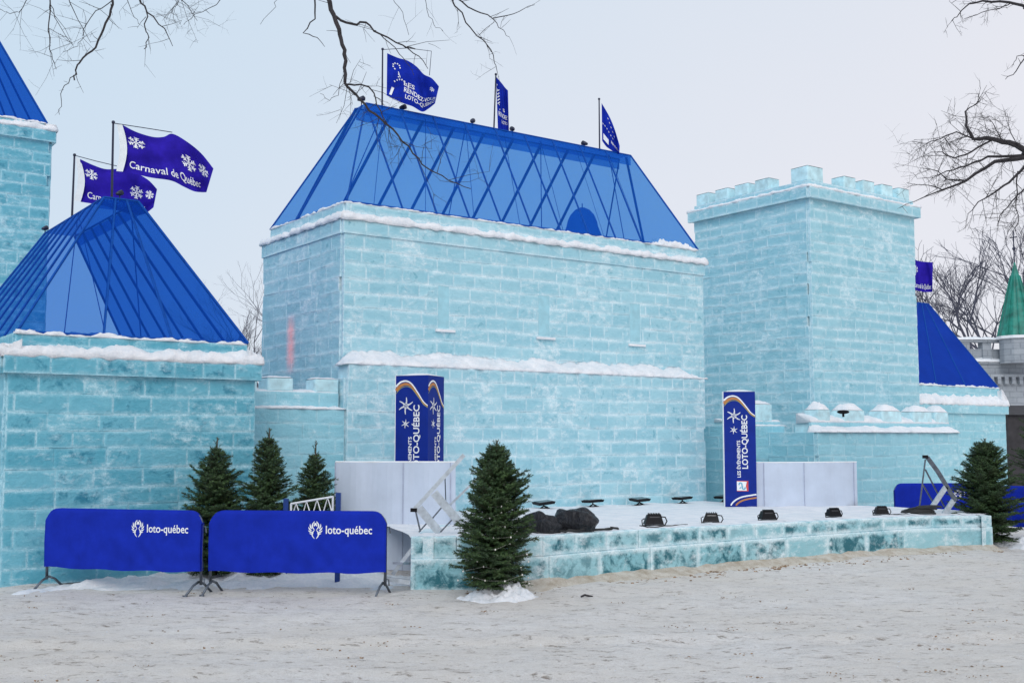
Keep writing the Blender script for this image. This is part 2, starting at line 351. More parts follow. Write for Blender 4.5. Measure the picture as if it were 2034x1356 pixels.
class MB:
    """collects shapes in world coordinates (or local ones if the thing is at the origin)"""
    def __init__(s):
        s.v = []; s.f = []; s.ua = []; s.ub = []; s.rc = []; s.smooth = False
    def quad(s, *p):
        i = len(s.v); s.v += [Vector(q) for q in p]; s.f.append(tuple(range(i, i + len(p))))
    def box(s, c, sx, sy, sz, rz=0.0, taper=1.0):
        """c = centre of the base"""
        i = len(s.v); ca, sa = math.cos(rz), math.sin(rz)
        for z, k in ((0, 1.0), (sz, taper)):
            for x, y in ((-1, -1), (1, -1), (1, 1), (-1, 1)):
                X, Y = x * sx / 2 * k, y * sy / 2 * k
                s.v.append(Vector((c[0] + X * ca - Y * sa, c[1] + X * sa + Y * ca, c[2] + z)))
        for q in ((0, 3, 2, 1), (4, 5, 6, 7), (0, 1, 5, 4), (1, 2, 6, 5), (2, 3, 7, 6), (3, 0, 4, 7)):
            s.f.append(tuple(i + k for k in q))
    def obox(s, P, d, n, L, T, z0, z1):
        """box whose outer face starts at P runs L along d; T thick, going inward (-n)"""
        a = V3(P, z0); D = V3(d, 0) * L; Nn = V3(n, 0) * -T; Z = Vector((0, 0, z1 - z0))
        i = len(s.v)
        s.v += [a, a + D, a + D + Nn, a + Nn, a + Z, a + D + Z, a + D + Nn + Z, a + Nn + Z]
        for q in ((0, 1, 2, 3), (7, 6, 5, 4), (0, 4, 5, 1), (1, 5, 6, 2), (2, 6, 7, 3), (3, 7, 4, 0)):
            s.f.append(tuple(i + k for k in q))
    def tube(s, pts, r, n=6, caps=True):
        pts = [Vector(p) for p in pts]
        if len(pts) < 2: return
        rr = r if isinstance(r, (list, tuple)) else [r] * len(pts)
        i0 = len(s.v); up = None
        for k, p in enumerate(pts):
            d = (pts[min(k + 1, len(pts) - 1)] - pts[max(k - 1, 0)])
            if d.length < 1e-9: d = Vector((0, 0, 1))
            d.normalize()
            if up is None:
                up = Vector((0, 0, 1)) if abs(d.z) < 0.9 else Vector((1, 0, 0))
            a = d.cross(up)
            if a.length < 1e-6: a = d.cross(Vector((0.3, 1, 0.2)))
            a.normalize(); b = a.cross(d); b.normalize(); up = b
            for j in range(n):
                t = 2 * math.pi * j / n
                s.v.append(p + (a * math.cos(t) + b * math.sin(t)) * rr[k])
        for k in range(len(pts) - 1):
            for j in range(n):
                s.f.append((i0 + k * n + j, i0 + k * n + (j + 1) % n, i0 + (k + 1) * n + (j + 1) % n, i0 + (k + 1) * n + j))
        if caps:
            s.f.append(tuple(i0 + j for j in reversed(range(n))))
            s.f.append(tuple(i0 + (len(pts) - 1) * n + j for j in range(n)))
    def ball(s, c, rx, ry, rz, nu=10, nv=6, wob=0.0, seed=0):
        i = len(s.v); c = Vector(c)
        for a in range(nv + 1):
            ph = math.pi * a / nv
            for b in range(nu):
                th = 2 * math.pi * b / nu
                d = Vector((math.sin(ph) * math.cos(th), math.sin(ph) * math.sin(th), math.cos(ph)))
                k = 1 + wob * noise.noise(d * 2.3 + Vector((seed * 7.1, seed, 0)))
                s.v.append(c + Vector((d.x * rx * k, d.y * ry * k, d.z * rz * k)))
        for a in range(nv):
            for b in range(nu):
                s.f.append((i + a * nu + b, i + (a + 1) * nu + b, i + (a + 1) * nu + (b + 1) % nu, i + a * nu + (b + 1) % nu))
    def block(s, P, d, n, s0, s1, z0, z1, base, prot, bev, rng, wave=None):
        """one ice block on a wall face, with distances to its own edges stored in two uv maps"""
        D = V3(d, 0); Nn = V3(n, 0); o = V3(P, 0)
        rc = (rng.random(), rng.random(), rng.random(), 1)
        jit = [rng.uniform(-0.004, 0.004) for _ in range(4)]
        rings = []
        for ins, dep in ((0, base), (0, prot - bev), (bev * 0.35, prot - bev * 0.3), (bev, prot)):
            ring = []
            for k, (a, b) in enumerate(((s0 + ins, z0 + ins), (s1 - ins, z0 + ins), (s1 - ins, z1 - ins), (s0 + ins, z1 - ins))):
                zz = b + (wave(a, b) if wave else 0)
                dd = dep + (jit[k] if dep > base else 0)
                ring.append((o + D * a + Nn * dd + Vector((0, 0, zz)), (a - s0, b - z0), (s1 - a, z1 - b)))
            rings.append(ring)
        i = len(s.v)
        for r_ in rings: s.v += [x[0] for x in r_]
        def add(idx):
            s.f.append(tuple(i + q for q in idx))
            for q in idx:
                x = rings[q // 4][q % 4]
                s.ua.append(x[1]); s.ub.append(x[2]); s.rc.append(rc)
        for r_ in range(3):
            for k in range(4):
                add((r_ * 4 + k, r_ * 4 + (k + 1) % 4, (r_ + 1) * 4 + (k + 1) % 4, (r_ + 1) * 4 + k))
        add((12, 13, 14, 15))
    def build(s, name, material, parent=None, smooth=None, label=None):
        me = bpy.data.meshes.new(name)
        base = parent
        off = Vector((0, 0, 0)); rot = None
        if parent is not None:
            inv = parent.matrix_basis.inverted()
            p = parent.parent
            while p is not None:
                inv = inv @ p.matrix_basis.inverted(); p = p.parent
            vs = [inv @ q for q in s.v]
        else: vs = s.v
        me.from_pydata([tuple(q) for q in vs], [], s.f)
        if s.ua and len(s.ua) == sum(len(f) for f in s.f):
            a = me.uv_layers.new(name="edge_low"); b = me.uv_layers.new(name="edge_high")
            a.data.foreach_set("uv", [x for t in s.ua for x in t])
            b.data.foreach_set("uv", [x for t in s.ub for x in t])
            c = me.color_attributes.new("block", 'FLOAT_COLOR', 'CORNER')
            c.data.foreach_set("color", [x for t in s.rc for x in t])
        for mm in (material if isinstance(material, (list, tuple)) else [material]):
            me.materials.append(mm)
        if smooth if smooth is not None else s.smooth:
            me.polygons.foreach_set("use_smooth", [True] * len(me.polygons))
        me.validate(); me.update()
        o = bpy.data.objects.new(name, me); COL.objects.link(o)
        if parent is not None: o.parent = parent
        if label: o['label'] = label
        return o

def ice_wall(mb, P, d, n, L, z0, z1, course=0.26, blen=0.55, seed=1, holes=(), prot=0.03, base=-0.05, wav=0.024, gap=0.0, start=0.0):
    """courses of blocks over the face that starts at P and runs L along d; n points outward"""
    rng = random.Random(seed)
    rows = max(1, round((z1 - z0) / course)); ch = (z1 - z0) / rows
    def wave(a, b):
        e = min(1.0, (b - z0) / 0.25, (z1 - b) / 0.25)
        return wav * e * noise.noise(Vector((a * 0.55 + seed * 3.3, b * 1.9, seed))) * 2
    for r_ in range(rows):
        a = start - rng.uniform(0, blen) - (blen * 0.5 if r_ % 2 else 0)
        zb, zt = z0 + r_ * ch + gap / 2, z0 + (r_ + 1) * ch - gap / 2
        while a < L:
            l = blen * rng.uniform(0.72, 1.28)
            b = a + l
            x0, x1 = max(a, start), min(b, L)
            a = b
            segs = [(x0, x1)]
            for (h0, h1, hz0, hz1) in holes:
                if hz0 < (zb + zt) / 2 < hz1:
                    ns = []
                    for (q0, q1) in segs:
                        if h1 <= q0 or h0 >= q1: ns.append((q0, q1)); continue
                        if q0 < h0: ns.append((q0, h0))
                        if q1 > h1: ns.append((h1, q1))
                    segs = ns
            for (q0, q1) in segs:
                if q1 - q0 > 0.07:
                    mb.block(P, d, n, q0 + gap / 2, q1 - gap / 2, zb, zt, base, prot + rng.uniform(-0.004, 0.004), 0.004, rng, wave)

def ice_box(parent, P, d1, d2, L1, L2, z0, z1, imat, mmat, name='wall', course=0.26, blen=0.55, seed=1, holes=(), prot=0.03, side1=True):
    """body with block faces on the d1 face (outward -d2) and the two side faces"""
    m = MB()
    ice_wall(m, P, d1, -d2, L1, z0, z1, course, blen, seed, holes, prot)
    ice_wall(m, P, d2, -d1, L2, z0, z1, course, blen, seed + 5, (), prot, start=0.052)
    ice_wall(m, P + d1 * L1, d2, d1, L2, z0, z1, course, blen, seed + 9, (), prot, start=0.052)
    o = m.build(name, imat, parent, smooth=False)
    k = MB(); e = 0.05
    k.obox(P + (d1 + d2) * e, d1, -d2, L1 - 2 * e, L2 - 2 * e, z0, z1 - 0.004)
    k.build('core', mmat, parent)
    return o

def snow_bank(mb, P, d, n, L, z, w, hf, hb, seed=0, over=0.05, rough=0.03, step=0.045, taper=(0, 0), drip=0.03):
    """snow lying on a ledge: P outer edge start, w deep, front height hf, height hb at the back"""
    rng = random.Random(seed)
    nx = max(4, int(L / step)); ny = 8
    prof = []
    for j in range(ny + 1):
        t = j / ny
        prof.append(t)
    i0 = len(mb.v)
    for i in range(nx + 1):
        s_ = L * i / nx
        fade = 1.0
        if taper[0] and s_ < taper[0]: fade = s_ / taper[0]
        if taper[1] and L - s_ < taper[1]: fade = min(fade, (L - s_) / taper[1])
        fade = max(fade, 0.04)
        sd = Vector((s_ * 2.1 + seed * 11.3, seed * 1.7, 0))
        hh = 1 + 0.30 * noise.noise(sd)
        ov = over * (1 + 0.8 * noise.noise(sd * 2.7 + Vector((5, 1, 0))))
        row = [(ov * 0.6, -drip * max(0.0, 0.6 + noise.noise(sd * 3.1)))]
        row.append((ov, 0.0))
        for j, t in enumerate(prof):
            y = ov * (1 - t) - w * t
            g = math.sqrt(min(1, t * 4 + 0.05)) if hf > 0 else 0
            h = (hf * min(1, 0.35 + t * 5) + (hb - hf) * t) * hh * fade
            h += rough * noise.noise(Vector((s_ * 6 + seed, y * 7, seed * 2.2))) + rough * 0.6 * noise.noise(Vector((s_ * 17 + seed, y * 19, seed * 2.2)))
            row.append((y, max(0.004, h)))
        row.append((-w, -0.02))
        for (y, h) in row:
            mb.v.append(V3(P, z) + V3(d, 0) * s_ + V3(n, 0) * y + Vector((0, 0, h)))
    k = len(row)
    for i in range(nx):
        for j in range(k - 1):
            mb.f.append((i0 + i * k + j, i0 + (i + 1) * k + j, i0 + (i + 1) * k + j + 1, i0 + i * k + j + 1))
    mb.f.append(tuple(i0 + j for j in range(k)))
    mb.f.append(tuple(i0 + nx * k + j for j in reversed(range(k))))

_txt = {}
def text_mesh(s, bold=0.0):
    """flat outline of the words: (2d points, faces, width)"""
    key = (s, bold)
    if key in _txt: return _txt[key]
    c = bpy.data.curves.new("words", 'FONT'); c.body = s; c.size = 1.0; c.offset = bold; c.resolution_u = 3
    o = bpy.data.objects.new("words", c); COL.objects.link(o)
    dg = bpy.context.evaluated_depsgraph_get()
    me = bpy.data.meshes.new_from_object(o.evaluated_get(dg))
    v = [(p.co.x, p.co.y) for p in me.vertices]; f = [tuple(q.vertices) for q in me.polygons]
    bpy.data.objects.remove(o); bpy.data.curves.remove(c); bpy.data.meshes.remove(me)
    x0 = min(p[0] for p in v); v = [(p[0] - x0, p[1]) for p in v]
    _txt[key] = (v, f, max(p[0] for p in v))
    return _txt[key]
def put_text(mb, s, fn, width, height, bold=0.0):
    """fn maps (x,y), x in 0..width, y in 0..height(cap) to 3d"""
    v, f, W = text_mesh(s, bold)
    i = len(mb.v)
    mb.v += [fn(p[0] / W * width, p[1] / 0.72 * height) for p in v]
    mb.f += [tuple(i + k for k in q) for q in f]
def poly2(mb, pts, fn):
    i = len(mb.v); mb.v += [fn(x, y) for x, y in pts]; mb.f.append(tuple(range(i, i + len(pts))))
def stroke2(mb, pts, wd, fn):
    """ribbon through 2d pts with width(s)"""
    wds = wd if isinstance(wd, (list, tuple)) else [wd] * len(pts)
    L_, R_ = [], []
    for k, (x, y) in enumerate(pts):
        x0, y0 = pts[max(0, k - 1)]; x1, y1 = pts[min(len(pts) - 1, k + 1)]
        dx, dy = x1 - x0, y1 - y0; l = math.hypot(dx, dy) or 1
        nx_, ny_ = -dy / l * wds[k] / 2, dx / l * wds[k] / 2
        L_.append((x + nx_, y + ny_)); R_.append((x - nx_, y - ny_))
    for k in range(len(pts) - 1):
        poly2(mb, [L_[k], L_[k + 1], R_[k + 1], R_[k]], fn)
def snowflake(mb, cx, cy, r, fn, asp=1.0, wd=0.11):
    for k in range(6):
        a = k * math.pi / 3 + math.pi / 6
        ca, sa = math.cos(a), math.sin(a)
        P = lambda u_, v_: (cx + (u_ * ca - v_ * sa) * r * asp, cy + (u_ * sa + v_ * ca) * r)
        stroke2(mb, [P(0.08, 0), P(1, 0)], wd * r, fn)
        for q in (0.45, 0.75):
            for sg in (-1, 1):
                stroke2(mb, [P(q, 0), P(q + 0.25, 0.28 * sg)], wd * r * 0.8, fn)

# ------------------------------------------------------------------ GROUND
def ground():
    m = MB()
    xs = [-400, -120, -50, -25] + [-14 + i * 0.16 for i in range(int(30 / 0.16) + 1)] + [20, 28, 50, 120, 400]
    ys = [-60, -10, 2] + [4 + i * 0.14 for i in range(int(19 / 0.14))] + [24, 27, 32, 45, 90, 200, 700]
    for y in ys:
        for x in xs:
            h = 0
            if -14 <= x <= 16 and 4 <= y <= 23:
                h = 0.035 * noise.noise(Vector((x * 1.3, y * 1.3, 0))) + 0.020 * noise.noise(Vector((x * 4.1, y * 4.1, 3)))
                h += 0.016 * noise.noise(Vector((x * 9, y * 9, 7)))
                if y < 13.5: h += 0.02 * math.exp(-((y - 11.3 - 0.05 * x) / 0.2) ** 2) - 0.035 * math.exp(-((y - 11.0 - 0.05 * x) / 0.16) ** 2) - 0.03 * math.exp(-((y - 9.4 + 0.03 * x) / 0.15) ** 2)
            m.v.append(Vector((x, y, h)))
    nx = len(xs)
    for j in range(len(ys) - 1):
        for i in range(nx - 1):
            a = j * nx + i
            m.f.append((a, a + 1, a + nx + 1, a + nx))
    o = m.build('ground', M['ground'], smooth=True)
    tag(o, 'trodden greyish snow ground with sandy brown stains and footprints', None, kind='structure')
ground()

def heap(name, label, cx, cy, rx, ry, h, seed, rz=0, rough=0.3, material='snow', power=1.3):
    m = MB(); n = 64
    ca, sa = math.cos(rz), math.sin(rz)
    for j in range(n + 1):
        for i in range(n + 1):
            u_, v_ = i / n * 2 - 1, j / n * 2 - 1
            x, y = u_ * rx, v_ * ry
            r_ = math.hypot(u_, v_) * (1.12 + 0.35 * noise.noise(Vector((x * 2.2, y * 2.2, seed + 9))) + 0.18 * noise.noise(Vector((x * 8, y * 8, seed + 9))))
            hh = h * max(0, 1 - r_ ** 2) ** power
            hh *= 1 + rough * noise.noise(Vector((x * 3, y * 3, seed))) + rough * 0.6 * noise.noise(Vector((x * 9, y * 9, seed))) + rough * 0.5 * noise.noise(Vector((x * 19, y * 19, seed)))
            z = hh - 0.05 if r_ < 1 else -0.07
            m.v.append(Vector((cx + x * ca - y * sa, cy + x * sa + y * ca, z)))
    for j in range(n):
        for i in range(n):
            a = j * (n + 1) + i
            m.f.append((a, a + 1, a + n + 2, a + n + 1))
    o = m.build(name, M[material], smooth=True)
    return tag(o, label, 'snow bank')

# ------------------------------------------------------------------ roofs
def rib(parent, a, b, r=0.022, name='rib'):
    m = MB(); m.tube([a, b], r, 5); return m.build(name, M['rib'], parent)
def lerp(a, b, t): return a + (b - a) * t

# ================================================================== HALL
A = atxy(680, 4.0, 19.3)
Lh = along(A, U2, 1396, 4.5)
Dh = along(A, V2, 524, 4.5)
zH = zat(A, 434)
hall = thing('ice_hall', 'long pale ice block hall behind the stage with a see-through blue net roof', 'ice building', V3(A, 0))
def slit(px0, px1, py_top, py_bot, P):
    s0 = along(P, U2, px0, 4.0); s1 = along(P, U2, px1, 4.0)
    q = P + U2 * s0
    return (s0, s1, zat(q, py_bot), zat(q, py_top))
holes = [slit(868, 890, 565, 655, A), slit(1068, 1090, 585, 670, A), slit(1250, 1270, 600, 684, A)]
m = MB()
ice_wall(m, A, U2, -V2, Lh, 2.2, zH - 0.26, 0.262, 0.50, 11, holes)
ice_wall(m, A, V2, -U2, Dh, 2.2, zH - 0.26, 0.262, 0.56, 12, start=0.052)
ice_wall(m, A + U2 * Lh, V2, U2, Dh, 2.2, zH - 0.26, 0.262, 0.56, 13, start=0.052)
m.build('upper_wall', M['ice_hall'], hall, smooth=False)
m = MB()
m.obox(A + (U2 + V2) * 0.05, U2, -V2, Lh - 0.1, Dh - 0.1, 0, zH + 0.02)
m.build('core', M['mortar'], hall)
# protruding top course with a few clear blocks
m = MB()
Pc = A - (U2 + V2) * 0.03
ice_wall(m, Pc, U2, -V2, Lh + 0.06, zH - 0.26, zH, 0.26, 0.5, 15, prot=0.03)
ice_wall(m, Pc, V2, -U2, Dh + 0.06, zH - 0.26, zH, 0.26, 0.5, 16, prot=0.03, start=0.052)
ice_wall(m, Pc + U2 * (Lh + 0.06), V2, U2, Dh + 0.06, zH - 0.26, zH, 0.26, 0.5, 17, prot=0.03, start=0.052)
m.build('cornice', M['ice_hall'], hall, smooth=False)
for k, (s0, s1, za, zb) in enumerate(holes):
    m = MB(); m.obox(A + U2 * s0 - V2 * 0.027, U2, -V2, s1 - s0, 0.07, za, zb); m.build('window_slit', M['ice_pale'], hall)
    m = MB(); m.obox(A + U2 * (s0 - 0.06) - V2 * 0.07, U2, -V2, s1 - s0 + 0.18, 0.10, za - 0.035, za + 0.012); m.build('window_sill', M['snow'], hall)
# pink lamp glow painted on a clear sheet just before the left face
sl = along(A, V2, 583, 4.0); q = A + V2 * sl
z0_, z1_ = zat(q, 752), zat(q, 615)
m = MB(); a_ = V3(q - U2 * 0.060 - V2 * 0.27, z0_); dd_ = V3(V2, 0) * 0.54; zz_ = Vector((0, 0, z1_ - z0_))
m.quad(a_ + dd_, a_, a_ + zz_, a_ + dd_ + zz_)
gl = m.build('painted_lamp_glow', M['glow'], hall)
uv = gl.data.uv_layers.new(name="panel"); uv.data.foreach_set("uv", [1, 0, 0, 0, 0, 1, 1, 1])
# eave snow and set-back parapet band
zR = zat(atxy(697, 6, 19.45), 399)
m = MB()
snow_bank(m, Pc - (U2 + V2) * 0.02, U2, -V2, Lh + 0.16, zH, 0.24, 0.10, 0.13, 3, 0.05, 0.05)
snow_bank(m, Pc - (U2 + V2) * 0.02, V2, -U2, Dh + 0.14, zH, 0.24, 0.10, 0.13, 4, 0.05, 0.05)
snow_bank(m, Pc + U2 * (Lh + 0.12), V2, U2, Dh + 0.14, zH, 0.24, 0.10, 0.13, 5, 0.03, 0.05)
m.build('eave_snow', M['snow'], hall, smooth=True)
Pb = A + (U2 + V2) * 0.09
m = MB()
ice_wall(m, Pb, U2, -V2, Lh - 0.18, zH, zR - 0.03, 0.2, 0.6, 21, prot=0.02)
ice_wall(m, Pb, V2, -U2, Dh - 0.18, zH, zR - 0.03, 0.2, 0.6, 22, prot=0.02, start=0.052)
ice_wall(m, Pb + U2 * (Lh - 0.18), V2, U2, Dh - 0.18, zH, zR - 0.03, 0.2, 0.6, 23, prot=0.02, start=0.052)
m.build('parapet', M['ice_hall'], hall, smooth=False)
m = MB()
m.obox(Pb + (U2 + V2) * 0.04, U2, -V2, Lh - 0.26, 0.3, zH + 0.02, zR - 0.04)
m.obox(Pb + U2 * 0.04 + V2 * 0.34, U2, -V2, 0.3, Dh - 0.9, zH + 0.02, zR - 0.044)
m.obox(Pb + V2 * (Dh - 0.52) + U2 * 0.04, U2, -V2, Lh - 0.26, 0.3, zH + 0.02, zR - 0.04)
m.build('parapet_core', M['mortar'], hall)
m = MB()
snow_bank(m, Pb, U2, -V2, Lh - 0.18, zR - 0.035, 0.12, 0.02, 0.03, 31, 0.03, 0.03, drip=0.01)
snow_bank(m, Pb, V2, -U2, Dh - 0.18, zR - 0.035, 0.12, 0.03, 0.04, 32, 0.03, 0.04, drip=0.01)
snow_bank(m, Pb + U2 * (Lh - 1.75), U2, -V2, 1.60, zR - 0.03, 0.22, 0.08, 0.17, 33, 0.05, 0.07, taper=(0.5, 0.2))
m.build('parapet_snow', M['snow'], hall, smooth=True)
# net roof
RB = Pb + (U2 + V2) * 0.03; RLu, RLv = Lh - 0.11, Dh - 0.08
rid = RB + V2 * (RLv / 2)
ra = along(rid, U2, 716, 7.6); rb = along(rid, U2, 1242, 7.6)
zTa = zat(rid + U2 * ra, 210)
cw = 0.20
c00, c10, c11, c01 = V3(RB, zR), V3(RB + U2 * RLu, zR), V3(RB + U2 * RLu + V2 * RLv, zR), V3(RB + V2 * RLv, zR)
t00, t10 = V3(rid + U2 * ra - V2 * cw, zTa), V3(rid + U2 * rb - V2 * cw, zTa)
t01, t11 = V3(rid + U2 * ra + V2 * cw, zTa - 0.01), V3(rid + U2 * rb + V2 * cw, zTa - 0.01)
def net(parts, n=1): return parts
m = MB(); m.quad(c00, c10, t10, t00); m.quad(c10, c11, t11, t10); m.quad(c11, c01, t01, t11); m.quad(c01, c00, t00, t01)
roof = m.build('roof', M['net_hall'], hall)
m = MB(); dz = Vector((0, 0, 0.06))
m.quad(t00 + dz * .1, t10 + dz * .1, t11 + dz * .1, t01 + dz * .1)
for a_, b_ in ((t00, t10), (t01, t11)):
    m.quad(a_ - dz * 4, b_ - dz * 4, b_, a_)
m.build('ridge_cover', M['net_left'], roof)
rf, rbk = (0.20, 0.31, 0.43, 0.55, 0.67, 0.79), (0.27, 0.40, 0.52, 0.64, 0.76, 0.88)
nr = 9
for i in range(nr + 1):                     # front ribs lean to the right, rear ribs mirror them
    f = i / nr
    if i > 0: pass
    b0 = lerp(c00, c10, 0.13 + 0.76 * f * 1.0) if i < nr else c10
    a0 = lerp(t00, t10, f)
    rib(roof, a0, b0, 0.020)
    if i < nr:
        b1 = lerp(c01, c11, 0.05 + 0.83 * f)
        rib(roof, lerp(t01, t11, f), b1, 0.034)
for (a_, b_) in ((t00, c00), (t01, c01), (t11, c11), (c00, c10), (c00, c01), (t00, t10), (t01, t11)):
    rib(roof, a_, b_, 0.018)
rib(roof, lerp(t00, t01, 0.4), lerp(c00, c01, 0.62)); rib(roof, lerp(t10, t11, 0.4), lerp(c10, c11, 0.5), 0.03)
for i in range(7):                          # thin wire braces inside
    f = (i + 0.5) / 7
    mid = lerp(lerp(t00, t10, f), lerp(t01, t11, f), 0.5)
    m = MB(); m.tube([mid, lerp(lerp(c00, c10, f + 0.10), lerp(c01, c11, f + 0.10), 0.55)], 0.006, 4); m.build('brace_wire', M['rib'], roof)
    if i % 2 == 0:
        m = MB(); m.tube([mid, lerp(lerp(c00, c10, f), lerp(c01, c11, f), 0.5)], 0.010, 4); m.build('hanging_chain', M['rib'], roof)
# lower, protruding half of the hall
Q = A - V2 * 0.42
Q = Q + U2 * along(Q, U2, 688, 2.5)
Ll = along(Q, U2, 1398, 3.0)
zL = zat(Q, 722)
m = MB()
ice_wall(m, Q, U2, -V2, Ll, 0, zL - 0.24, 0.262, 0.48, 41)
ice_wall(m, Q + U2 * Ll, V2, U2, 0.42, 0, zL - 0.24, 0.262, 0.5, 43, start=0.052)
ice_wall(m, Q, V2, -U2, 0.42, 0, zL - 0.24, 0.262, 0.5, 44, start=0.052)
ice_wall(m, Q, U2, -V2, Ll, zL - 0.24, zL, 0.24, 0.25, 42)
m.build('lower_wall', M['ice_hall'], hall, smooth=False)
m = MB(); m.obox(Q + (U2 + V2) * 0.05, U2, -V2, Ll - 0.1, 0.36, 0, zL - 0.005); m.build('lower_core', M['mortar'], hall)
m = MB(); snow_bank(m, Q - U2 * 0.02, U2, -V2, Ll + 0.10, zL, 0.40, 0.05, 0.26, 51, 0.05, 0.05, taper=(0.3, 0.5), drip=0.015)
m.build('ledge_snow', M['snow'], hall, smooth=True)

q = rid + U2 * along(rid, U2, 1157, 6.2)
dome = thing('blue_tent', 'small round-topped dark blue tent seen through the hall net roof at its right end', 'tent', V3(q, zR - 0.1))
m = MB()
zt_ = zat(q, 412); prof_ = [(0.66, 0.0), (0.60, 0.10), (0.47, 0.34), (0.36, 0.60), (0.33, 0.72), (0.27, 0.84), (0.17, 0.94), (0.06, 0.99), (0.012, 1.0)]
m.tube([V3(q, zR - 0.1 + (zt_ - zR + 0.1) * b) for a, b in prof_], [a for a, b in prof_], 20)
m.build('canvas', M['net_left'], dome, smooth=True)
m = MB(); m.tube([V3(q, zt_ - 0.02), V3(q, zt_ + 0.09)], 0.012, 5); m.build('tip', M['rib'], dome)

# ================================================================== LEFT PAVILION
def pavilion(name, label, B, W, D, zW, ridge_u, ridge_v0, ridge_v1, zRoof, zRidge, imat, mmat, net_m, seed, half=0.26, course=0.25, bleft=0.12, snow_h=0.14, nseam=8, open_back=True, slope=False, end_v=None):
    """B = front right corner; front runs W to the left"""
    t = thing(name, label, 'ice building', V3(B, 0))
    P0 = B - U2 * W
    m = MB()
    ice_wall(m, P0, U2, -V2, W, 0, zW - 0.25, course, 0.58, seed)
    ice_wall(m, P0, V2, -U2, D, 0, zW - 0.25, course, 0.58, seed + 1, start=0.052)
    ice_wall(m, P0 + U2 * W, V2, U2, D, 0, zW - 0.25, course, 0.58, seed + 2, start=0.052)
    m.build('wall', imat, t, smooth=False)
    m = MB()
    Pc = P0 - (U2 + V2) * 0.07
    ice_wall(m, Pc, U2, -V2, W + 0.14, zW - 0.25, zW, 0.25, 0.58, seed + 3)
    ice_wall(m, Pc, V2, -U2, D, zW - 0.25, zW, 0.25, 0.58, seed + 4, start=0.052)
    ice_wall(m, Pc + U2 * (W + 0.14), V2, U2, D, zW - 0.25, zW, 0.25, 0.58, seed + 5, start=0.052)
    m.build('cornice', imat, t, smooth=False)
    m = MB(); m.obox(P0 + (U2 + V2) * 0.05, U2, -V2, W - 0.1, D - 0.1, 0, zW); m.build('core', mmat, t)
    m = MB()
    w_ = 0.30 if slope else 0.22
    hb = snow_h * (1.9 if slope else 1.25)
    snow_bank(m, Pc - U2 * 0.03, U2, -V2, W + 0.2, zW, w_, snow_h * (0.4 if slope else 0.8), hb, seed + 6, 0.05, 0.06)
    snow_bank(m, Pc - V2 * 0.03, V2, -U2, D, zW, w_, snow_h * 0.8, hb, seed + 7, 0.05, 0.06)
    snow_bank(m, Pc + U2 * (W + 0.16), V2, U2, D, zW, w_, snow_h * 0.8, hb, seed + 8, 0.04, 0.06)
    m.build('eave_snow', M['snow'], t, smooth=True)
    Pb = P0 + (U2 + V2) * 0.10
    m = MB()
    ice_wall(m, Pb, U2, -V2, W - 0.2, zW, zRoof - 0.03, 0.2, 0.7, seed + 9, prot=0.02)
    ice_wall(m, Pb, V2, -U2, D - 0.3, zW, zRoof - 0.03, 0.2, 0.7, seed + 10, prot=0.02, start=0.052)
    ice_wall(m, Pb + U2 * (W - 0.2), V2, U2, D - 0.3, zW, zRoof - 0.03, 0.2, 0.7, seed + 11, prot=0.02, start=0.052)
    m.build('parapet', imat, t, smooth=False)
    m = MB(); m.obox(Pb + (U2 + V2) * 0.04, U2, -V2, W - 0.28, 0.3, zW + 0.01, zRoof - 0.035)
    m.obox(Pb + U2 * 0.04 + V2 * 0.34, U2, -V2, 0.3, D - 0.9, zW + 0.01, zRoof - 0.035)
    m.obox(Pb + U2 * (W - 0.54) + V2 * 0.34, U2, -V2, 0.3, D - 0.9, zW + 0.01, zRoof - 0.035)
    m.build('parapet_core', mmat, t)
    m = MB()
    snow_bank(m, Pb, U2, -V2, W - 0.2, zRoof - 0.035, 0.13, 0.03, 0.05, seed + 12, 0.04, 0.05, drip=0.01)
    m.build('parapet_snow', M['snow'], t, smooth=True)
    RB = Pb + (U2 + V2) * 0.03; w2 = W - 0.20; dv = end_v or D - 0.3
    c00, c10 = V3(RB, zRoof), V3(RB + U2 * w2, zRoof)
    c01, c11 = V3(RB + V2 * dv, zRoof), V3(RB + U2 * w2 + V2 * dv, zRoof)
    cu = P0 + U2 * ridge_u
    t00, t10 = V3(cu - U2 * half + V2 * ridge_v0, zRidge), V3(cu + U2 * half + V2 * ridge_v0, zRidge)
    t01, t11 = V3(cu - U2 * half + V2 * ridge_v1, zRidge), V3(cu + U2 * half + V2 * ridge_v1, zRidge)
    m = MB(); m.quad(c00, c10, t10, t00); m.quad(c10, c11, t11, t10); m.quad(c01, c00, t00, t01); m.quad(t00, t10, t11, t01)
    if not open_back: m.quad(c11, c01, t01, t11)
    roof = m.build('roof', net_m, t)
    dn = Vector((0, 0, -0.3))
    m = MB(); m.quad(t00 + dn * .1, t10 + dn * .1, lerp(t10, c10, .09), lerp(t00, c00, .09))
    m.quad(lerp(t10, c10, .08) - V3(U2, 0) * 0.03, lerp(t11, c11, .08) - V3(U2, 0) * 0.03, t11 + dn * .1, t10 + dn * .1)
    m.build('ridge_cover', net_m, roof)
    for i in range(nseam + 1):
        f = i / nseam
        rib(roof, lerp(t00, t01, f), lerp(c00, c01, f), 0.020)
        rib(roof, lerp(t10, t11, f), lerp(c10, c11, f), 0.024)
    for f in (0.33, 0.66):
        rib(roof, lerp(t00, t10, f), lerp(c00, c10, f * 0.9 + 0.05), 0.020)
    for a_, b_ in ((c00, c10), (t00, t10), (t00, t01), (t10, t11), (c01, c11)): rib(roof, a_, b_, 0.018)
